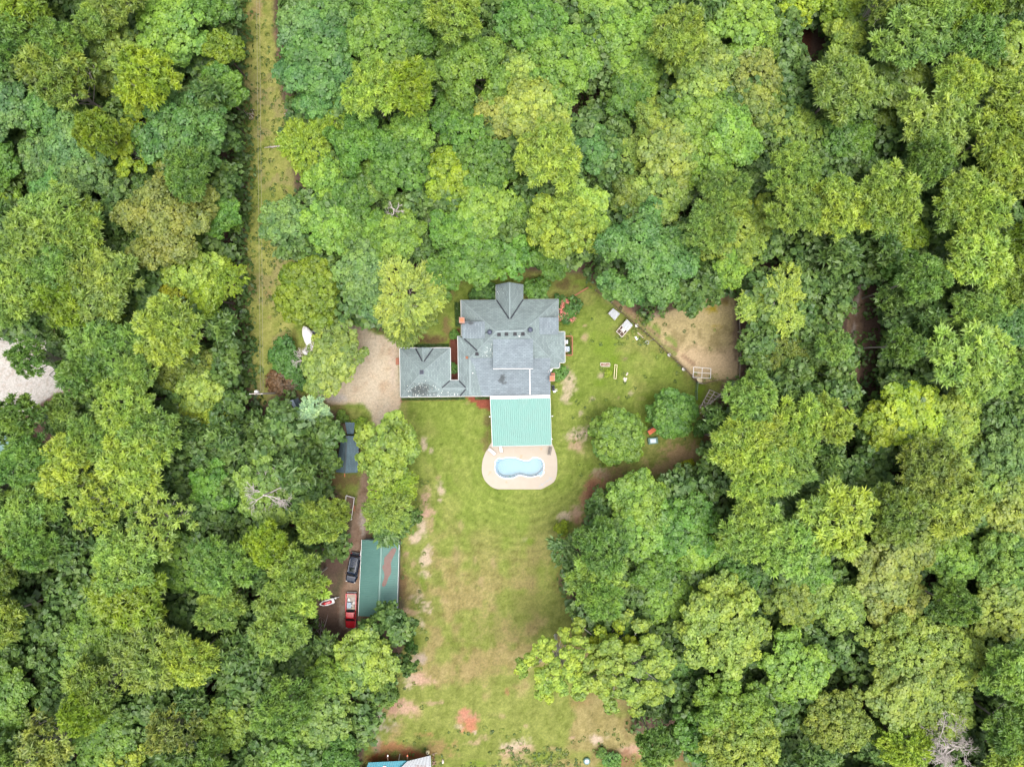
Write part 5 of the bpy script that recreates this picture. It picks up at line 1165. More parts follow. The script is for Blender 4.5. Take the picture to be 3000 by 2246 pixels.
def limbs(base_z, zc, lob, P, seed, r0, sub=26, bare=0):
    """tapered trunk, limbs to the lobes and thinner branches to some clumps"""
    rs = np.random.default_rng(seed + 99); b = MB(); top = zc + lob[:, 2].max() * .6; w = rs.normal(size=(4, 2)) * r0 * .5
    b.tube([(0, 0, -.2), (0, 0, .3), (w[0, 0], w[0, 1], top * .4), (w[1, 0], w[1, 1], top * .75), (w[2, 0], w[2, 1], top)], [r0 * 1.5, r0, r0 * .8, r0 * .5, r0 * .15], 7)
    for i, (x, y, z, r) in enumerate(lob):
        f = rs.uniform(.5, .9); s = Vector((w[1, 0] * f, w[1, 1] * f, base_z + (zc + z - base_z) * rs.uniform(.05, .55))); e = Vector((x, y, zc + z)); m = s.lerp(e, .5) + Vector((*rs.normal(size=2) * r * .15, -r * .1))
        b.tube([s, m, e], [r0 * .38, r0 * .26, r0 * .1], 5, False)
    idx = rs.choice(len(P), min(sub, len(P)), replace=False)
    for j in idx:
        p = Vector(P[j]) + Vector((0, 0, zc)); kk = int(np.argmin(np.linalg.norm(lob[:, :3] - P[j], axis=1))); s = Vector(lob[kk, :3]) + Vector((0, 0, zc)); m = s.lerp(p, .55) + Vector(rs.normal(size=3) * .15)
        b.tube([s, m, p + (p - s) * (.12 if j % 2 else .3 * bare)], [r0 * .16, r0 * .1, r0 * .03], 4, False)
    return b
PROTO = {}
def make_proto(kind, R, D, height, seed, fn, r0, bark, sub=26, bare=0, base=.4):
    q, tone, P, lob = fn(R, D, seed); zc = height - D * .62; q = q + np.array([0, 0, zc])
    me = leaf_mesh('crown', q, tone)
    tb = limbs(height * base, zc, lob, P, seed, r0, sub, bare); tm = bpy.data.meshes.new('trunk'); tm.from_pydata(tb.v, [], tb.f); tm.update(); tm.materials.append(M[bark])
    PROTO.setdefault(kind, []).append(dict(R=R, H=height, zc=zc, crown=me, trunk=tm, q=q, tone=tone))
for s in range(7): make_proto('b', 4.4, 5.0, 15, 100 + s, lambda R, D, sd: crown_broad(R, D, sd, 15 + sd % 4, 180, 80, .175, .66, core=500), .22, 'bark', 20)
for s in range(4): make_proto('b', 7.6, 7.2, 18, 120 + s, lambda R, D, sd: crown_broad(R, D, sd, 34 + sd % 5, 460, 80, .18, .74, core=1200), .36, 'bark', 40)
for s in range(3): make_proto('b', 2.5, 3.4, 10, 140 + s, lambda R, D, sd: crown_broad(R, D, sd, 9, 74, 52, .165, .50, core=160), .12, 'bark', 8)
for s in range(3): make_proto('o', 4.8, 5.4, 16, 160 + s, lambda R, D, sd: crown_broad(R, D, sd, 24, 170, 48, .19, .48, .9, 80), .2, 'bark_pale', 60, 1)
for s in range(2): make_proto('o', 7.4, 7.0, 18, 170 + s, lambda R, D, sd: crown_broad(R, D, sd, 46, 400, 48, .195, .50, 1.0, 100), .32, 'bark_pale', 110, 1)
for s in range(5): make_proto('p', 4.6, 5.6, 21, 200 + s, lambda R, D, sd: crown_pine(R, D, sd), .24, 'bark_grey', 60, 0, .55)
for s in range(2): make_proto('p', 2.9, 4.4, 17, 220 + s, lambda R, D, sd: crown_pine(R, D, sd, 110, 34, .66, 11), .17, 'bark_grey', 30, 0, .5)
for s in range(2): make_proto('q', 4.4, 5.0, 19, 230 + s, lambda R, D, sd: crown_pine(R, D, sd, 130, 32, .66, 20), .2, 'bark_grey', 110, 1, .45)
for s in range(3): make_proto('f', 4.2, 5.2, 14, 240 + s, lambda R, D, sd: crown_feather(R, D, sd), .2, 'bark_grey', 40, .6, .3)
for s in range(2): make_proto('f', 2.3, 3.6, 9, 260 + s, lambda R, D, sd: crown_feather(R, D, sd, 120, 26, 6), .1, 'bark_grey', 14, .4, .2)
for s in range(3): make_proto('s', 1.3, 1.5, 1.9, 280 + s, lambda R, D, sd: crown_broad(R, D, sd, 6, 80, 40, .075, .25, 0, 200), .06, 'bark', 6, 0, .05)
make_proto('v', 2.8, 4.6, 9.5, 300, lambda R, D, sd: crown_feather(R, D, sd, 260, 30, 8), .16, 'bark', 10, 0, .1)

for s in range(2): make_proto('r', 4.6, 6.0, 10, 320 + s, crown_round, .22, 'bark', 10, 0, .2)
PAL = {'b': (.062,.138,.072), 'bp': (.082,.145,.090), 'g': (.066,.138,.042), 'l': (.105,.180,.055), 'yl': (.155,.210,.066), 'y': (.115,.170,.028), 'yy': (.170,.225,.036), 'ly': (.19,.24,.085),
       'o': (.105,.145,.050), 'ol': (.138,.180,.070), 't': (.138,.160,.074), 'd': (.050,.118,.048), 'Y': (.235,.245,.022), 'n': (.085,.052,.060), 's': (.20,.27,.31), 'pl': (.125,.190,.078), 'pg': (.088,.155,.062)}
PAL = {q: tuple(v[i] * .92 + (.098, .172, .052)[i] * .08 for i in range(3)) if q not in 'sn' else v for q, v in PAL.items()}
COLW = {'b': 'blue-green', 'bp': 'pale blue-green', 'g': 'mid-green', 'l': 'light green', 'yl': 'pale lime', 'ly': 'pale lime', 'y': 'yellow-green', 'yy': 'bright yellow-green', 'o': 'olive', 'ol': 'light olive', 't': 'tan-tinged', 'd': 'dark green', 'Y': 'golden yellow', 'n': 'brown', 's': 'silver-blue', 'pl': 'light green', 'pg': 'mid-green'}
NAMES = {'r': ('broadleaf_tree', 'round tree'), 'b': ('broadleaf_tree', 'broadleaf tree'), 'o': ('broadleaf_tree', 'open-crowned tree'), 'p': ('pine_tree', 'pine'), 'q': ('pine_tree', 'thin-crowned pine'), 'f': ('broadleaf_tree', 'feathery tree'), 's': ('shrub', 'shrub'), 'v': ('conifer_tree', 'conifer')}

# px py radius kind colour (crown centre as seen, in photograph pixels)
TREES = """119 61 95 p y;20 10 50 p y;85 163 75 p pg;224 166 60 p pg;326 95 55 p pl;370 176 75 o ol;384 30 70 p ol;526 102 85 b l;509 20 60 b bp;628 40 70 b g;679 50 45 b g;645 85 50 b d;665 163 58 b y;482 271 80 p y;204 238 85 p o;251 288 70 q o;340 240 60 b o;530 190 55 b d;662 282 70 b g;645 305 45 p o;41 340 80 b bp;183 340 65 b b;119 330 50 o y;431 340 60 o yy;407 441 75 o yy;556 417 120 b b;333 424 60 p y;271 424 85 b bp;278 519 70 b bp;153 475 60 b bp;143 529 45 o yy;27 509 60 b g;597 529 65 p pg;686 523 40 b y;689 424 35 b o;14 204 45 b ol;17 115 45 b b;282 20 50 b d;295 51 45 b o;190 10 45 b d;441 560 45 o t;390 271 50 b o;68 238 40 b y;350 350 40 b d;
988 68 75 b b;878 61 54 b l;912 102 72 b bp;954 119 80 b b;938 222 104 b b;960 299 60 b b;1140 61 95 b l;1055 20 60 b g;1208 85 80 b g;1123 153 85 b l;1334 88 72 p yl;1201 10 50 b g;1344 14 60 b g;1378 221 110 b l;1463 119 50 b g;1100 295 65 p yl;1205 285 70 p y;1038 254 45 b b;988 373 60 f y;908 451 84 f yy;1072 434 90 b g;1208 407 65 b l;1174 492 75 b g;1279 451 42 s y;1327 350 65 b g;1371 407 65 o g;1466 360 70 b t;1429 485 75 b g;1327 523 65 b y;970 533 55 b l;1106 543 60 b l;898 10 45 b l;860 405 30 b b;1480 44 45 b d;1480 204 45 b g;1252 530 45 b o;1483 244 45 b ol;
1558 85 80 b g;1636 30 40 f y;1690 14 35 f y;1690 75 55 b d;1778 34 70 b l;1782 102 65 b l;1873 20 65 b l;1866 142 80 b l;1975 136 75 p yl;1985 31 45 b l;2050 44 50 p pg;2145 78 90 b l;2230 41 45 b yy;1653 210 85 b l;1520 238 60 b ol;1554 221 30 o n;1558 339 85 b ol;1619 305 65 b l;1860 244 62 b l;1826 305 60 b g;1941 251 45 s y;1744 221 50 b d;1778 190 50 b l;2077 210 75 b ol;2033 271 70 b ol;2196 238 70 b t;2196 316 70 b ol;1738 339 40 b d;1907 367 55 b o;2043 360 75 b l;2128 424 85 b l;2060 475 80 b l;1951 475 85 b ol;1822 458 60 f yl;1731 451 65 b b;1697 397 50 b b;1609 485 72 p yl;1527 451 50 b g;2223 424 50 b yy;2213 143 55 b l;2213 529 50 b l;1788 529 45 f y;1534 146 45 b g;1805 383 40 b o;
2304 31 65 b yy;2294 95 50 b y;2454 41 55 b y;2545 37 60 q ol;2521 81 40 b g;2454 136 58 b yl;2674 68 80 p pl;2623 153 90 p pl;2786 75 55 p pg;2810 146 70 p pg;2810 27 70 p y;2912 20 60 p o;2956 81 50 b t;2929 190 90 b yl;2969 143 60 b yl;2895 244 70 b yl;2956 333 75 p yl;2277 170 50 b ol;2328 238 40 b g;2433 295 85 p pl;2260 271 45 b t;2606 282 80 b o;2752 271 62 p yl;2691 390 90 p ol;2555 367 50 b d;2311 305 50 b y;2314 400 65 b yl;2277 356 50 b g;2454 431 70 b g;2542 445 35 o yy;2484 492 50 b yl;2410 516 50 b d;2284 526 60 p pl;2345 485 45 b y;2861 428 80 p yl;2895 509 85 p yl;2657 509 60 p pg;2976 407 50 p pg;2820 333 50 b y;2549 543 50 p yl;2657 540 50 f y;2980 519 45 b o;
31 603 55 b y;20 705 55 b d;210 582 75 b b;221 664 90 p pl;170 715 90 p pl;288 698 70 p yl;204 793 75 p pg;92 647 50 p pg;68 850 85 p pl;92 901 55 p pg;356 844 95 p ol;244 884 70 p y;373 738 40 b ol;509 664 135 b t;665 647 60 b g;662 582 50 b g;373 589 50 b l;587 793 70 b yl;543 850 65 f Y;672 827 60 f y;628 874 60 b y;543 969 80 p yl;682 966 45 p pg;170 969 40 o yy;373 976 55 f y;244 979 55 b d;153 1050 60 q pg;356 1044 85 p pg;445 1054 38 b yl;529 1071 60 b o;594 1091 55 b ol;679 1085 45 b yy;305 1091 60 p pg;431 1101 60 p pl;204 1040 50 b g;468 891 50 b g;340 647 45 b o;679 1030 40 b g;441 793 45 b g;
842 650 70 b bp;865 725 50 b b;971 654 70 b l;1038 596 60 b g;1021 704 55 b l;1072 800 70 b bp;1076 867 60 b bp;1167 610 40 o Y;1225 603 45 b t;1174 704 65 b l;1123 687 55 b g;1242 731 45 f y;1252 643 50 b d;1344 698 65 b g;1429 620 80 b l;1306 800 60 b g;1395 770 92 b g;1480 766 60 b g;1320 596 45 b g;
1646 674 115 b yl;1520 647 60 b l;1520 742 55 b g;1704 623 75 b yl;1602 772 60 b g;1985 725 60 b bp;1839 582 55 b o;1924 593 75 b ol;2057 674 65 p pl;2145 691 95 b yl;2111 589 60 p pl;2213 647 60 b yl;2128 783 60 b l;2077 816 45 b b;2077 861 35 b b;2016 888 42 b y;2265 880 92 f yl;2219 986 50 b g;2189 1027 40 b g;2210 1060 42 f y;
2287 630 65 p pl;2409 630 75 p yl;2555 603 75 p yl;2428 755 54 p yl;2318 772 45 o t;2355 840 50 b yy;2436 860 40 b g;2560 745 40 p pl;2623 674 60 b y;2606 779 55 b g;2647 844 60 p pg;2678 779 40 b yl;2776 613 80 p yl;2810 640 70 p yl;2861 667 40 o Y;2735 711 45 b yl;2810 772 85 p yl;2969 725 60 p y;2912 630 50 b yl;2963 850 75 p yl;2861 867 55 p pl;2800 918 60 p pl;2912 959 65 b b;2742 901 45 b d;2623 932 50 b yy;2684 949 45 p pg;2592 1015 58 p pg;2412 1025 55 p pl;2352 966 50 b g;2359 1030 45 f ol;2284 1037 55 f o;2318 1091 45 b b;2779 1061 95 p pl;2929 1091 55 p pl;2691 1098 45 b yy;2766 986 45 f o;2912 1037 60 f o;2973 1003 50 f o;2562 884 40 q o;2647 1013 45 b o;
128 1200 60 p pg;55 1248 52 q pl;217 1202 55 p pl;312 1192 50 b yy;407 1168 75 p yl;380 1226 45 b y;604 1155 60 b ol;628 1209 60 f yy;696 1185 45 b g;682 1263 45 p pl;628 1267 45 f y;128 1338 64 p pg;238 1355 85 p yl;322 1277 60 p pl;441 1345 95 p yl;492 1277 75 p pl;550 1260 50 q ol;339 1457 80 q yl;136 1491 75 p pl;34 1412 60 p pl;34 1463 50 p yl;502 1514 85 q ol;407 1616 85 p pl;560 1633 75 b l;594 1582 50 b g;611 1491 55 b bp;645 1412 60 b g;682 1501 45 o yy;679 1640 70 p pg;706 1334 50 f y;621 1328 45 f yy;465 1436 35 b y;153 1575 60 p pg;68 1565 60 p pl;41 1633 60 p o;238 1565 55 p pg;224 1626 45 b y;366 1524 45 b d;288 1616 45 b d;723 1419 40 b l;
831 1243 45 b yy;825 1202 35 b ol;784 1321 50 b y;764 1243 40 f yy;976 1262 44 b g;903 1304 50 b d;971 1341 35 b g;893 1375 55 p pg;794 1429 80 b pl;818 1490 55 b l;954 1507 70 p yl;910 1436 45 b g;814 1579 60 p y;900 1645 72 p yl;1001 1589 42 b g;777 1653 50 p pg;1150 1314 90 b yl;1157 1423 65 f y;1140 1490 72 f yl;1150 1538 52 f yl;1215 1504 25 b b;947 1402 35 f y;
2172 1168 75 p pl;2128 1287 85 p yl;2206 1294 80 p yl;2179 1379 90 p yl;2077 1226 40 p pg;2074 1334 40 b g;2050 1423 50 b yy;1999 1396 40 b d;1975 1429 55 b g;1856 1463 95 b l;1883 1531 90 b l;1992 1531 90 b g;1755 1474 40 b g;1755 1582 85 p pg;1751 1643 85 p pl;1646 1599 45 f yy;2162 1531 80 p pl;2206 1490 55 p pl;2029 1599 60 b l;1907 1653 65 b g;2155 1647 60 b g;2230 1616 55 p pl;2036 1667 50 b y;
2301 1236 65 p yl;2260 1345 75 p pl;2260 1158 45 p pl;2399 1236 65 p yl;2362 1151 40 b bp;2447 1151 50 b ol;2501 1216 40 f y;2562 1243 75 b yy;2640 1209 80 b yy;2752 1209 80 b yl;2623 1144 50 b yy;2545 1294 50 b yy;2776 1328 75 f yl;2678 1368 75 p ol;2610 1328 35 f ol;2908 1311 70 b bp;2895 1419 70 b pl;2861 1209 50 b o;2946 1185 45 f t;2963 1260 50 b d;2990 1328 50 b b;2396 1328 45 p pl;2403 1395 50 b y;2481 1375 45 b g;2538 1345 55 b d;2403 1514 95 p yl;2277 1582 75 p pl;2277 1480 50 b g;2589 1480 75 p o;2735 1463 85 p ol;2708 1541 70 b o;2538 1440 50 b g;2572 1633 90 b t;2946 1490 80 b ol;2834 1514 50 b l;2912 1633 95 b pl;2752 1626 65 b l;2365 1664 65 b g;2980 1582 55 b ol;2521 1507 40 b d;
53 1790 75 p yl;425 1743 95 p y;266 1719 50 b l;207 1802 50 o yl;295 1832 75 b l;266 1903 60 b pl;154 1908 45 b y;165 1962 45 o yy;59 1914 50 b g;478 1885 85 p ol;597 1908 70 p yl;679 1743 60 p pl;709 1879 55 p yl;573 1737 40 b d;331 1979 70 p o;307 2038 60 p y;59 2015 80 b l;35 2068 60 b l;183 2027 50 b bp;195 2157 80 q t;59 2157 55 p o;71 2216 60 p pl;331 2151 75 b l;366 2198 65 b yl;455 2050 55 b l;549 2097 60 q t;543 2157 50 p ol;591 2015 45 p o;667 2109 65 b yl;709 2038 50 b g;638 2216 60 p pg;738 2204 40 b yy;473 2204 50 b d;709 1967 50 b l;413 2062 40 b d;254 1944 45 b d;
898 1719 70 p yl;833 1814 75 p pl;780 1879 55 p pg;880 1879 35 b g;963 1879 40 f y;927 1925 38 f y;1143 1780 36 b g;1180 1825 44 b pl;1092 1828 34 b yl;1140 2003 35 b pl;1200 1938 26 b g;856 2038 70 p pg;969 2068 80 b pl;974 1979 60 b l;868 2198 70 b l;1004 2186 65 b g;1051 2133 45 f y;1045 2086 40 f g;774 2174 50 b yl;785 1979 55 b g;768 2068 45 b l;
1748 1708 65 p pg;1878 1802 50 b l;1860 1719 50 b y;1937 1731 60 b l;1973 1938 60 b d;2097 1814 130 b ly;1896 2145 65 p pg;2138 2068 110 b l;2150 2168 120 b ly;2020 2133 60 b g;2227 2015 55 b g;1736 1773 28 b d;
2309 1755 65 b o;2433 1749 70 b pl;2386 1790 25 o yy;2599 1737 80 b t;2728 1743 60 p pg;2888 1755 85 b ol;2977 1719 50 b ol;2356 1861 40 b yl;2433 1891 55 b bp;2309 1938 75 b l;2752 1920 100 b ol;2628 1879 110 b ol;2616 2009 90 b ol;2723 2050 80 b ol;2906 1938 75 p pl;2912 2098 75 p pg;2427 2086 95 b ol;2274 2068 55 b yl;2528 2157 55 b l;2799 2098 35 f y;2929 2192 70 p yl;2404 2174 45 b g;2333 2198 50 p o;2280 2198 45 b d;2409 2228 40 b o;2563 2216 50 b d;2971 1861 55 b o;2977 2003 50 b g;2663 2235 45 b d"""
# trees and shrubs that the photograph singles out: px py r kind colour height label
SPECIAL = [
 (1876,764,152,'b','b',17,'huge blue-green oak overhanging the pen fence and the lawn'),
 (1809,1275,90,'r','l',9,'larger round mid-green tree on the lawn right of the patio cover'),
 (1970,1208,71,'r','g',8,'smaller round mid-green tree on the lawn beside the climbing frame'),
 (923,1222,50,'v','s',9,'silver-blue conifer beside the tilted metal shed'),
 (916,857,103,'r','y',12,'round yellow-green tree between the power line clearing and the driveway'),
 (1201,872,98,'f','ol',13,'feathery olive-green tree just above the garage roof'),
 (1196,945,70,'f','o',11,'lower feathery olive tree nearest the top of the garage roof'),
 (1000,1010,74,'o','ol',11,'olive-yellow tree over the driveway and the white boats, upper half'),
 (984,1066,86,'b','ol',10,'olive-yellow tree over the driveway beside the dark shrubs, lower half'),
 (1640,1930,108,'o','ly',17,'tall pale lime tree with bare white limbs reaching over the field'),
 (1822,1945,140,'o','ly',18,'widest pale lime tree at the lower right edge of the field'),
 (1795,1862,70,'o','yy',15,'bright lime tree behind the two pale lime trees by the field'),
 (1086,1914,79,'b','yl',12,'light lime tree over the bonnet of the red pickup'),
 (2628,2157,66,'f','yy',16,'vivid yellow-green tree left of the bare grey dead tree'),
 (1659,901,40,'s','d',3.4,'crape myrtle shrub with pink blossoms at the corner of the house'),
 (825,1118,40,'s','n',2.4,'brown-purple leafless-looking shrub beside the utility pole'),
 (831,1030,38,'s','d',3.2,'upper dark green rounded shrub beside the power line clearing'),
 (846,1072,36,'s','d',2.8,'middle dark green shrub above the brown-purple shrub'),
 (876,1115,26,'s','d',2.4,'lower dark green shrub right of the brown-purple shrub'),
 (1391,862,17,'s','d',1.6,'small clipped shrub left of the porch gable'),
 (1429,854,24,'s','d',2.0,'clipped shrub touching the left side of the porch gable'),
 (1573,852,38,'s','g',2.4,'large rounded shrub on the right side of the porch gable'),
 (1334,981,14,'s','g',1.4,'small shrub against the left house wall above the courtyard'),
 (1327,1076,14,'s','d',1.4,'small shrub in the mulched courtyard between garage and house'),
 (1636,1092,24,'s','g',1.8,'leafy shrub by the satellite dish and chimney'),
 (1781,1094,11,'s','yy',.9,'tiny bright green bush on the lawn by the wooden frame'),
 (1055,1246,22,'s','y',2.0,'yellow-green shrub right of the small tool shed'),
 (1005,1219,18,'s','l',1.8,'small light green shrub above the tool shed'),
 (2016,1362,18,'s','Y',1.8,'mustard yellow shrub on the bare ground by the right-hand pines'),
 (1645,1545,20,'s','yy',2.2,'short yellow-green sapling at the edge of the field above the feathery one'),
 (1795,2232,24,'s','g',1.6,'green bush in the weeds at the bottom edge'),
 (1760,2205,14,'s','l',1.2,'small light green bush beside the sunken tank'),
 (1140,2038,26,'s','pl',3.0,'pale green sapling on the bare dirt below the lime tree'),
 (1205,1890,20,'s','d',3.0,'dark green bush on the field edge below the green garage'),
 (2055,1255,26,'s','d',2.2,'dark bush at the pine edge beside the smaller round tree'),
 (700,665,16,'f','l',5,'light green young tree poking into the power line clearing'),
]
def h_for(r, kind, col):
    if kind in 'pq': return 19.5 if r > 55 else 16
    if kind == 's': return max(.8, r * .06)
    if kind == 'f': return 6.5 + r * .065
    z = 7.5 + r * .075
    return z - (3.2 if col == 'd' else 0)
REG = lambda x, y: ('west woods' if x < 760 else 'north woods' if y < 800 and x < 1900 else 'north-east woods' if y < 620 else 'east woods' if y < 1500 and x > 1900 else 'south-west woods' if x < 1300 else 'south-east woods')
def pick(kind, R, rs):
    c = sorted(PROTO[kind], key=lambda p: abs(math.log(p['R'] / R)))
    best = [p for p in c if abs(math.log(p['R'] / R)) < abs(math.log(c[0]['R'] / R)) + .05]
    return best[rs.randrange(len(best))]
trng = random.Random(21); BASES = []
def plant(px, py, r, kind, col, H, label, group, mul=1.06):
    z = H * (.62 if kind != 's' else .5); Rw = r * MPP * (CAM_H - z) / CAM_H * mul
    p = pick(kind, Rw, trng); s = Rw / p['R']; sz = H / p['H']
    g = W(px, py, z); nm, cat = NAMES[kind]
    o = empty(nm, label, 'shrub' if kind == 's' else 'tree', (g.x, g.y, -.05), trng.uniform(0, 6.28), group)
    o.scale = (s * trng.uniform(.9, 1.12), s * trng.uniform(.9, 1.12), sz); o.rotation_euler.x = trng.gauss(0, .02); o.rotation_euler.y = trng.gauss(0, .02)
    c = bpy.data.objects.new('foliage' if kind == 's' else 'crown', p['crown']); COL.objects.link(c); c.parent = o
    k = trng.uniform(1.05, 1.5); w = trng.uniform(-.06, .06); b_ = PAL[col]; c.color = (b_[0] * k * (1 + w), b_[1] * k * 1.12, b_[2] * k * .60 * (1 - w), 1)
    t = bpy.data.objects.new('stem' if kind == 's' else 'trunk', p['trunk']); COL.objects.link(t); t.parent = o
    BASES.append((g.x, g.y)); return o
sp = {}
for (x, y, r, k, c, H, lab) in SPECIAL:
    sp[lab] = plant(x, y, r, k, c, H, lab, 'shrubs round the house and yard' if k == 's' else 'trees standing round the yard')
rows = []
for ln in TREES.replace('\n', ' ').split(';'):
    a = ln.split()
    if len(a) == 5: rows.append((float(a[0]), float(a[1]), float(a[2]), a[3], a[4]))
LIMIT = 285
order_ = sorted(range(len(rows)), key=lambda i: -rows[i][2]); keep = set(order_[:LIMIT])
low = []
def words(n):
    o = 'zero one two three four five six seven eight nine ten eleven twelve thirteen fourteen fifteen sixteen seventeen eighteen nineteen'.split()
    tens = 'x x twenty thirty forty fifty sixty seventy eighty ninety'.split()
    return 'a hundred' if n >= 100 else o[n] if n < 20 else tens[n // 10] + ('-' + o[n % 10] if n % 10 else '')
SZ = lambda r: 'large' if r >= 80 else 'small' if r < 52 else 'medium'
DSC = [f"{SZ(r)} {COLW[c]} {NAMES[k][1]}" for (x, y, r, k, c) in rows]
def side_of(a, b_):
    dx, dy = b_[0] - a[0], b_[1] - a[1]
    return ('left of' if dx > 0 else 'right of') if abs(dx) > abs(dy) else ('above' if dy > 0 else 'below')
def edge_d(x, y): return max(float(sdist(np.array([x]), np.array([y]), POLY[q])[0]) for q in POLY)
REL = []                                   # for every tree: which neighbours it stands beside
ALLT = [(x, y, r, d) for (x, y, r, k, c), d in zip(rows, DSC)]
LANDM = [(t[0], t[1], t[2], 'the ' + t[6].split(' beside')[0].split(' by ')[0].split(' at ')[0].split(' with ')[0].split(' between')[0].split(' over')[0]) for t in SPECIAL if t[2] > 45]
for i, a in enumerate(ALLT):
    s_ = {}
    for j, b_ in enumerate(ALLT + LANDM):
        if i != j and math.hypot(a[0] - b_[0], a[1] - b_[1]) < (a[2] + b_[2]) * 1.25:
            s_.setdefault((side_of(a, b_), b_[3]), math.hypot(a[0] - b_[0], a[1] - b_[1]))
    REL.append(s_)
REGS = [REG(x, y) for (x, y, r, k, c) in rows]
def tree_label(i):
    same = [j for j in range(len(rows)) if j != i and DSC[j] == DSC[i]]
    if not [j for j in same if REGS[j] == REGS[i]]: return f"the only {DSC[i]} in the {REGS[i]}" 
    for rel in sorted(REL[i], key=lambda q: (len(q[1].split()) > 5, REL[i][q])):
        if not [j for j in same if rel in REL[j] and REGS[j] == REGS[i]] and len(f"{DSC[i]} {rel[0]} {rel[1]}".split()) <= 12:
            n_ = rel[1] if rel[1].startswith('the ') else ('an ' if rel[1][0] in 'aeiou' else 'a ') + rel[1]
            l_ = f"{DSC[i]} {rel[0]} {n_} in the {REGS[i]}"
            if len(l_.split()) <= 16: return l_
    x, y = rows[i][:2]
    return f"{DSC[i]}, {words(round(x / 30))} percent across and {words(round(y / 22.46))} percent down the photo"
for i, (x, y, r, k, c) in enumerate(rows):
    if i not in keep: low.append(rows[i]); continue
    H = h_for(r, k, c) + trng.uniform(-1.0, 1.0) * (k != 's')
    plant(x, y, r, k, c, H, tree_label(i), 'pines in the woods' if k in 'pq' else 'shrubs in the woods' if k == 's' else 'broadleaf trees in the woods', 1.0 if edge_d(x, y) > -r * 1.3 else 1.2 if k in 'pq' else 1.17)

# blossoms on the crape myrtle (part of it)
cm = sp['crape myrtle shrub with pink blossoms at the corner of the house']; cmi = cm.matrix_basis.inverted() if False else None
bl = MB(); br = random.Random(5); g0 = cm.location
qs = []
for k in range(26):
    a = br.uniform(0, 6.28); d = br.uniform(.9, 2.3) * (1 if math.cos(a) * .4 - math.sin(a) > -.6 else .6); cx, cy, cz = g0.x + d * math.cos(a), g0.y - .3 + d * math.sin(a), 3.3 - d * .35 + br.uniform(-.2, .3)
    for j in range(46):
        qs.append((cx + br.gauss(0, .17), cy + br.gauss(0, .17) , cz + br.gauss(0, .14)))
c_ = np.array(qs); rs_ = np.random.default_rng(3); nn = unit(rs_.normal(size=c_.shape) + np.array([0, 0, 1.])); sz_ = rs_.uniform(.05, .1, len(c_))
bq = quads_from(c_, nn, rs_.normal(size=c_.shape), sz_, sz_)
me = leaf_mesh('blossom', bq, rs_.uniform(0, 1, len(c_))); o = bpy.data.objects.new('blossom', me); COL.objects.link(o); o.parent = cm
bpy.context.view_layer.update(); o.matrix_parent_inverse = cm.matrix_world.inverted(); o.color = (.55, .20, .22, 1)

# bare dead trees
def dead_branches(b, p, d, L, r, depth, rs):
    q = p + d * L; m = p.lerp(q, .5) + Vector((rs.gauss(0, .08), rs.gauss(0, .08), rs.gauss(0, .05))) * L; b.tube([p, m, q], [r, r * .8, r * .55], 5 if depth > 1 else 3, False)
    if depth == 0: return
    for _ in range(3 if depth > 2 else 4):
        f = rs.uniform(.35, 1.0); s = p.lerp(q, f); e = (d + Vector((rs.gauss(0, .65), rs.gauss(0, .65), rs.gauss(.05, .4)))).normalized()
        dead_branches(b, s, e, L * rs.uniform(.5, .75), max(.022, r * .5), depth - 1, rs)
def dead_tree(px, py, H, spread, label, seed, n=9, depth=3):
    rs = random.Random(seed); g = W(px, py, H * .8); t = empty('dead_tree', label, 'tree', (g.x, g.y, 0)); b = MB(); b.tube([(0,0,-.1),(.1,0,H*.5),(0,.1,H*.9)], [.28,.2,.1], 8); b.build('trunk', M['twig'], t)
    for k in range(n):
        a = 2 * math.pi * k / n + rs.uniform(-.3, .3); b = MB(); dead_branches(b, Vector((0, 0, H * rs.uniform(.62, .9))), Vector((math.cos(a), math.sin(a), rs.uniform(.1, .6))).normalized(), spread * rs.uniform(.45, .65), .09, depth, rs); b.build('limb', M['twig'], t)
dead_tree(2775, 2178, 17, 4.6, 'bare grey dead tree in the lower right corner woods', 3, 14, 4)
dead_tree(784, 1446, 18, 4.0, 'bare whitish dead tree poking through the canopy left of the dirt track', 8, 11, 3)
dead_tree(1158, 620, 13, 2.2, 'small whitish dead tree beside the golden crown above the house', 12, 6, 2)
dead_tree(905, 1052, 9, 3.4, 'bare pale branches over the white boats beside the driveway tree', 15, 7, 3)
dead_tree(1395, 430, 14, 1.6, 'bare twiggy treetop among green crowns in the north woods', 19, 6, 2)
# brush piles and logs
def brush(px, py, n, sx, sy, label, seed, rot=0, m=('twig','wood_dark')):
    rs = random.Random(seed); g = W(px, py); t = empty('brush_pile', label, 'brush pile', (g.x, g.y, 0), rot)
    for k in range(n):
        a = rs.gauss(math.pi/2, .6); l = rs.uniform(.5, 1.6) * sy; x, y = rs.gauss(0, sx * .4), rs.gauss(0, sy * .35); z = rs.uniform(.05, .5)
        b = MB(); b.tube([(x - math.cos(a)*l/2, y - math.sin(a)*l/2, z*.6), (x + rs.gauss(0,.1), y, z + .1), (x + math.cos(a)*l/2, y + math.sin(a)*l/2, z*.4)], [.05, .04, .015], 4); b.build('branch', M[m[k % 2]], t)
brush(852, 325, 30, 1.2, 1.8, 'grey brush pile on the right side of the power line clearing', 1); brush(733, 338, 26, 1.2, 1.0, 'brown brush pile on the left side of the power line clearing', 2, 1.3); brush(938, 1830, 36, 1.6, 1.6, 'tangled brown brush pile left of the red pickup', 3)
g = W(805, 432); t = empty('fallen_log', 'grey fallen branch lying across the power line clearing', 'log', (g.x, g.y, .15)); b = MB(); b.tube([(-1.8,-.1,0),(-.2,.05,.05),(1.6,.2,.05)], [.04,.11,.14], 7); b.build('log', M['twig'], t)
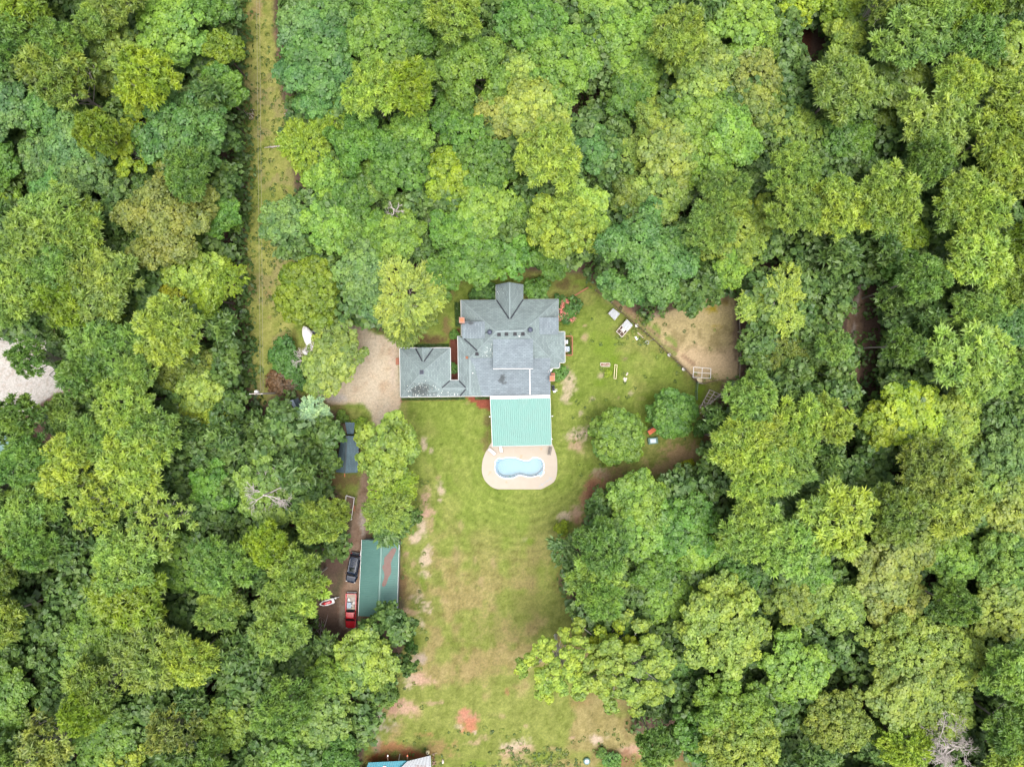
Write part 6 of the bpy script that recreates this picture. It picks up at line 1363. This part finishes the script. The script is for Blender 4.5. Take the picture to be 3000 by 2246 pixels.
for k in range(5): b = MB(); b.tube([(-.4+.4*k,.0,.05),(-.9+.4*k,.25*(-1)**k,.1)], [.04,.015], 4); b.build('branch', M['twig'], t)
# snag trunk by the field
g = W(1690, 1850); t = empty('tree_stump', 'tall weathered grey snag trunk at the field edge by the lime trees', 'tree stump', (g.x, g.y, 0)); tp = W(1672, 1790, 6) - Vector((g.x, g.y, 0)); b = MB(); b.tube([(0,0,-.1),(.0,.0,1.0),(tp.x*.6+.1,tp.y*.6,4),(tp.x,tp.y,6)], [.5,.38,.32,.22], 9); b.build('trunk', M['twig'], t)
b = MB(); b.tube([(tp.x*.5,tp.y*.5,3),(tp.x*.5+.5,tp.y*.5+.3,4.2)], [.14,.06], 6); b.build('broken_limb', M['twig'], t)

# hedges along the house (clipped, leafy)
def hedge(a, c, w, h, label, seed):
    p, q = C1(*a), C1(*c); L = (q - p).length; n = int(L * w * 260); rs = np.random.default_rng(seed); u = rs.uniform(0, 1, n); v = rs.uniform(-.5, .5, n); e = (q - p).normalized(); s = Vector((-e.y, e.x, 0))
    c3 = np.stack([u * L * e.x + v * w * s.x, u * L * e.y + v * w * s.y, h * (1 - .35 * (2 * v) ** 2) * (1 - .12 * np.sin(u * L * 4) ** 2) * rs.uniform(.55, 1, n)], 1)
    nrm = unit(rs.normal(size=(n, 3)) * .6 + np.array([0, 0, .8])); sz = rs.uniform(.05, .1, n); o = empty('hedge', label, 'hedge', (p.x, p.y, 0)); f = bpy.data.objects.new('foliage', leaf_mesh('foliage', quads_from(c3, nrm, rs.normal(size=(n, 3)), sz, sz), rs.uniform(0, 1, n))); COL.objects.link(f); f.parent = o; f.color = (.045, .10, .022, 1)
    b = MB()
    for k in range(int(L / .8)): b.tube([(e.x*.8*k, e.y*.8*k, 0), (e.x*.8*k + .1, e.y*.8*k, h*.8)], .03, 4)
    b.build('stem', M['bark'], o)
hedge((160,932), (696,928), .9, 1.0, 'low hedge along the top wall of the garage', 1); hedge((150,1526), (880,1516), .7, .8, 'low hedge along the bottom wall of the garage and breezeway', 2); hedge((995,1518), (1160,1512), .7, .9, 'short hedge between the mulch beds below the house', 3)
hedge((788,420), (800,700), .9, 1.1, 'hedge along the left house wall by the orange-topped chimney', 4); hedge((925,355), (1045,340), 1.3, 1.2, 'low hedge along the top wall left of the porch shrubs', 5); hedge((2060,830), (2090,1010), .6, .25, 'ground ivy inside the brick edging by the air conditioners', 6)

# ------------------------------------------------------------------ undergrowth, low trees between the big ones, and the wood beyond the frame
def clear_at(x, y, z=0):
    k = CAM_H / (CAM_H - z); px, py = 1500 + x * k / MPP, 1123 - y * k / MPP
    m = np.full(x.shape, -1e9)
    for kk, q in list(POLY.items()) + [('yard', YARD), ('barn', [(-60,1262),(115,1262),(115,1348),(-60,1348)])]: m = np.maximum(m, sdist(px, py, q) - (12 if 'trail' in kk else -6 if kk == 'clearing' else 0))
    return m
GAPS = [(1045,215,50),(1390,45,45),(1712,370,70),(1028,745,45),(1275,345,40),(1900,330,40),(1690,160,30),(2040,190,30),(2350,150,50),(1310,400,30),(2330,1150,25),(2560,560,20),(1000,1850,60),(1560,820,50),(1300,850,60)]
def scatter(n, seed, x0, x1, y0, y1, margin, inner=None, z=3):
    rs = np.random.default_rng(seed); x = rs.uniform(x0, x1, n); y = rs.uniform(y0, y1, n); ok = (clear_at(x, y) < -margin) & (clear_at(x, y, z) < -margin); px, py = 1500 + x / MPP, 1123 - y / MPP
    for gx_, gy_, gr in GAPS: ok &= np.hypot(px - gx_, py - gy_) > gr
    ok &= ~((px > 1150) & (px < 1720) & (py > 770) & (py < 1330))
    if inner is not None: ok &= (np.abs(x) > inner[0]) | (np.abs(y) > inner[1])
    return x[ok], y[ok], rs
def merged(name, items, label=None):
    Q, T = [], []
    for (q, t) in items: Q.append(q); T.append(t)
    o = bpy.data.objects.new(name, leaf_mesh(name, np.concatenate(Q), np.concatenate(T))); COL.objects.link(o); tag(o, kind='stuff'); return o
def place(proto, x, y, s, sz, a, frac=1.0, rs=None):
    q, t = proto['q'], proto['tone']
    if frac < 1: sel = rs.random(len(q)) < frac; q, t = q[sel], t[sel]; ctr = q.mean(1, keepdims=True); q = ctr + (q - ctr) / math.sqrt(frac) * .95
    co, si = math.cos(a), math.sin(a); R2 = np.array([[co, si, 0], [-si, co, 0], [0, 0, 1]])
    return (q @ R2) * np.array([s, s, sz]) + np.array([x, y, 0]), t
X, Y, rs = scatter(6500, 31, -96, 96, -74, 74, 2)
rs_e = np.random.default_rng(8); ey = np.arange(-80, 1140, 13.); ex = 700 + rs_e.uniform(-8, 20, len(ey)) + np.interp(ey, [0, 250, 500, 700, 1000, 1150], [0, 4, 12, 8, 18, 26])
X = np.concatenate([X, (ex - 1500) * MPP]); Y = np.concatenate([Y, -(ey - 1123) * MPP])
n_per = 26; items = []
cx = np.repeat(X, n_per); cy = np.repeat(Y, n_per); n = len(cx); hh = np.repeat(rs.uniform(.8, 4.8, len(X)), n_per); rr = np.repeat(rs.uniform(.9, 2.3, len(X)), n_per)
d = unit(rs.normal(size=(n, 3))); d[:, 2] = np.abs(d[:, 2]); c3 = np.stack([cx, cy, np.zeros(n)], 1) + d * np.stack([rr, rr, hh], 1) * (rs.uniform(.3, 1, (n, 1)) ** .5)
nrm = unit(d + np.array([0, 0, .5]) + rs.normal(size=(n, 3)) * .4); sz_ = rs.uniform(.2, .42, n)
ug = merged('undergrowth', [(quads_from(c3, nrm, rs.normal(size=(n, 3)), sz_ * .8, sz_ * 1.2), np.repeat(rs.uniform(0, 1, len(X)), n_per) * .6 + rs.uniform(0, .4, n))]); ug.color = (.070, .14, .04, 1)
items = []
for (x, y, r, k, c) in low:
    H = h_for(r, k, c); z = H * .62; g = W(x, y, z); p = pick('b' if k == 'b' else k, r * .054, trng); s = r * MPP * .93 / p['R']
    items.append(place(p, g.x, g.y, s, H / p['H'], trng.uniform(0, 6.28), .2, rs))
LOWP = []
for sd in range(4):
    q, t, P, lob = crown_broad(2.5, 4.2, 400 + sd, 9, 44, 7, .36, .5, 0, 40); LOWP.append(dict(q=q + np.array([0, 0, 7.2]), tone=t))
X, Y, rs = scatter(8000, 47, -92, 92, -70, 70, 20, None, 8)
B = np.array(BASES); kept = []
for x, y in zip(X, Y):
    if np.min(np.hypot(B[:, 0] - x, B[:, 1] - y)) < 1.5: continue
    if kept and min(math.hypot(a - x, b_ - y) for a, b_ in kept) < 2.35: continue
    kept.append((x, y)); p = LOWP[trng.randrange(4)]; items.append(place(p, x, y, trng.uniform(.85, 1.35), trng.uniform(.55, 1.25), trng.uniform(0, 6.28), 1.0, rs))
us = merged('understory', items); us.color = (.085, .165, .045, 1)
items = []
X, Y, rs = scatter(2000, 53, -112, 112, -92, 92, 30, (88, 66)); kept = []
for x, y in zip(X, Y):
    if kept and min(math.hypot(a - x, b_ - y) for a, b_ in kept) < 6.4: continue
    if min(np.hypot(B[:, 0] - x, B[:, 1] - y)) < 4.0: continue
    kept.append((x, y)); p = PROTO['b'][trng.randrange(4)]; items.append(place(p, x, y, trng.uniform(.85, 1.3), trng.uniform(.85, 1.15), trng.uniform(0, 6.28), .10, rs))
fw = merged('surrounding_woods', items); fw.color = (.078, .135, .042, 1)

# weeds: small leafy tufts in the power line clearing, at the field edges and along the bottom
rs = np.random.default_rng(61); wx, wy = [], []
for (x0, x1, y0, y1, n) in ((705, 850, -100, 1150, 520), (1080, 1250, 1400, 2240, 160), (1330, 1700, 2190, 2260, 200), (1660, 2100, 900, 1400, 120), (1290, 2030, 2130, 2240, 90), (1790, 1900, 930, 1010, 60)):
    x = rs.uniform(x0, x1, n); y = rs.uniform(y0, y1, n); wx.append(x); wy.append(y)
wx = np.concatenate(wx); wy = np.concatenate(wy); ok = (sdist(wx, wy, POLY['driveway']) < -6) & (sdist(wx, wy, POLY['track']) < -2) & (fbm(wx, wy, 60, 5) > .42); wx, wy = wx[ok], wy[ok]
k = 16; X = np.repeat((wx - 1500) * MPP, k); Y = np.repeat(-(wy - 1123) * MPP, k); n = len(X); R_ = np.repeat(rs.uniform(.12, .5, len(wx)), k); d = unit(rs.normal(size=(n, 3))); d[:, 2] = np.abs(d[:, 2])
c3 = np.stack([X, Y, np.zeros(n)], 1) + d * np.stack([R_, R_, R_ * .8], 1); sz_ = rs.uniform(.06, .14, n)
wd = merged('weeds', [(quads_from(c3, unit(d + np.array([0, 0, .8])), rs.normal(size=(n, 3)), sz_ * .7, sz_ * 1.2), np.repeat(rs.uniform(0, 1, len(wx)), k))]); wd.color = (.095, .155, .030, 1)
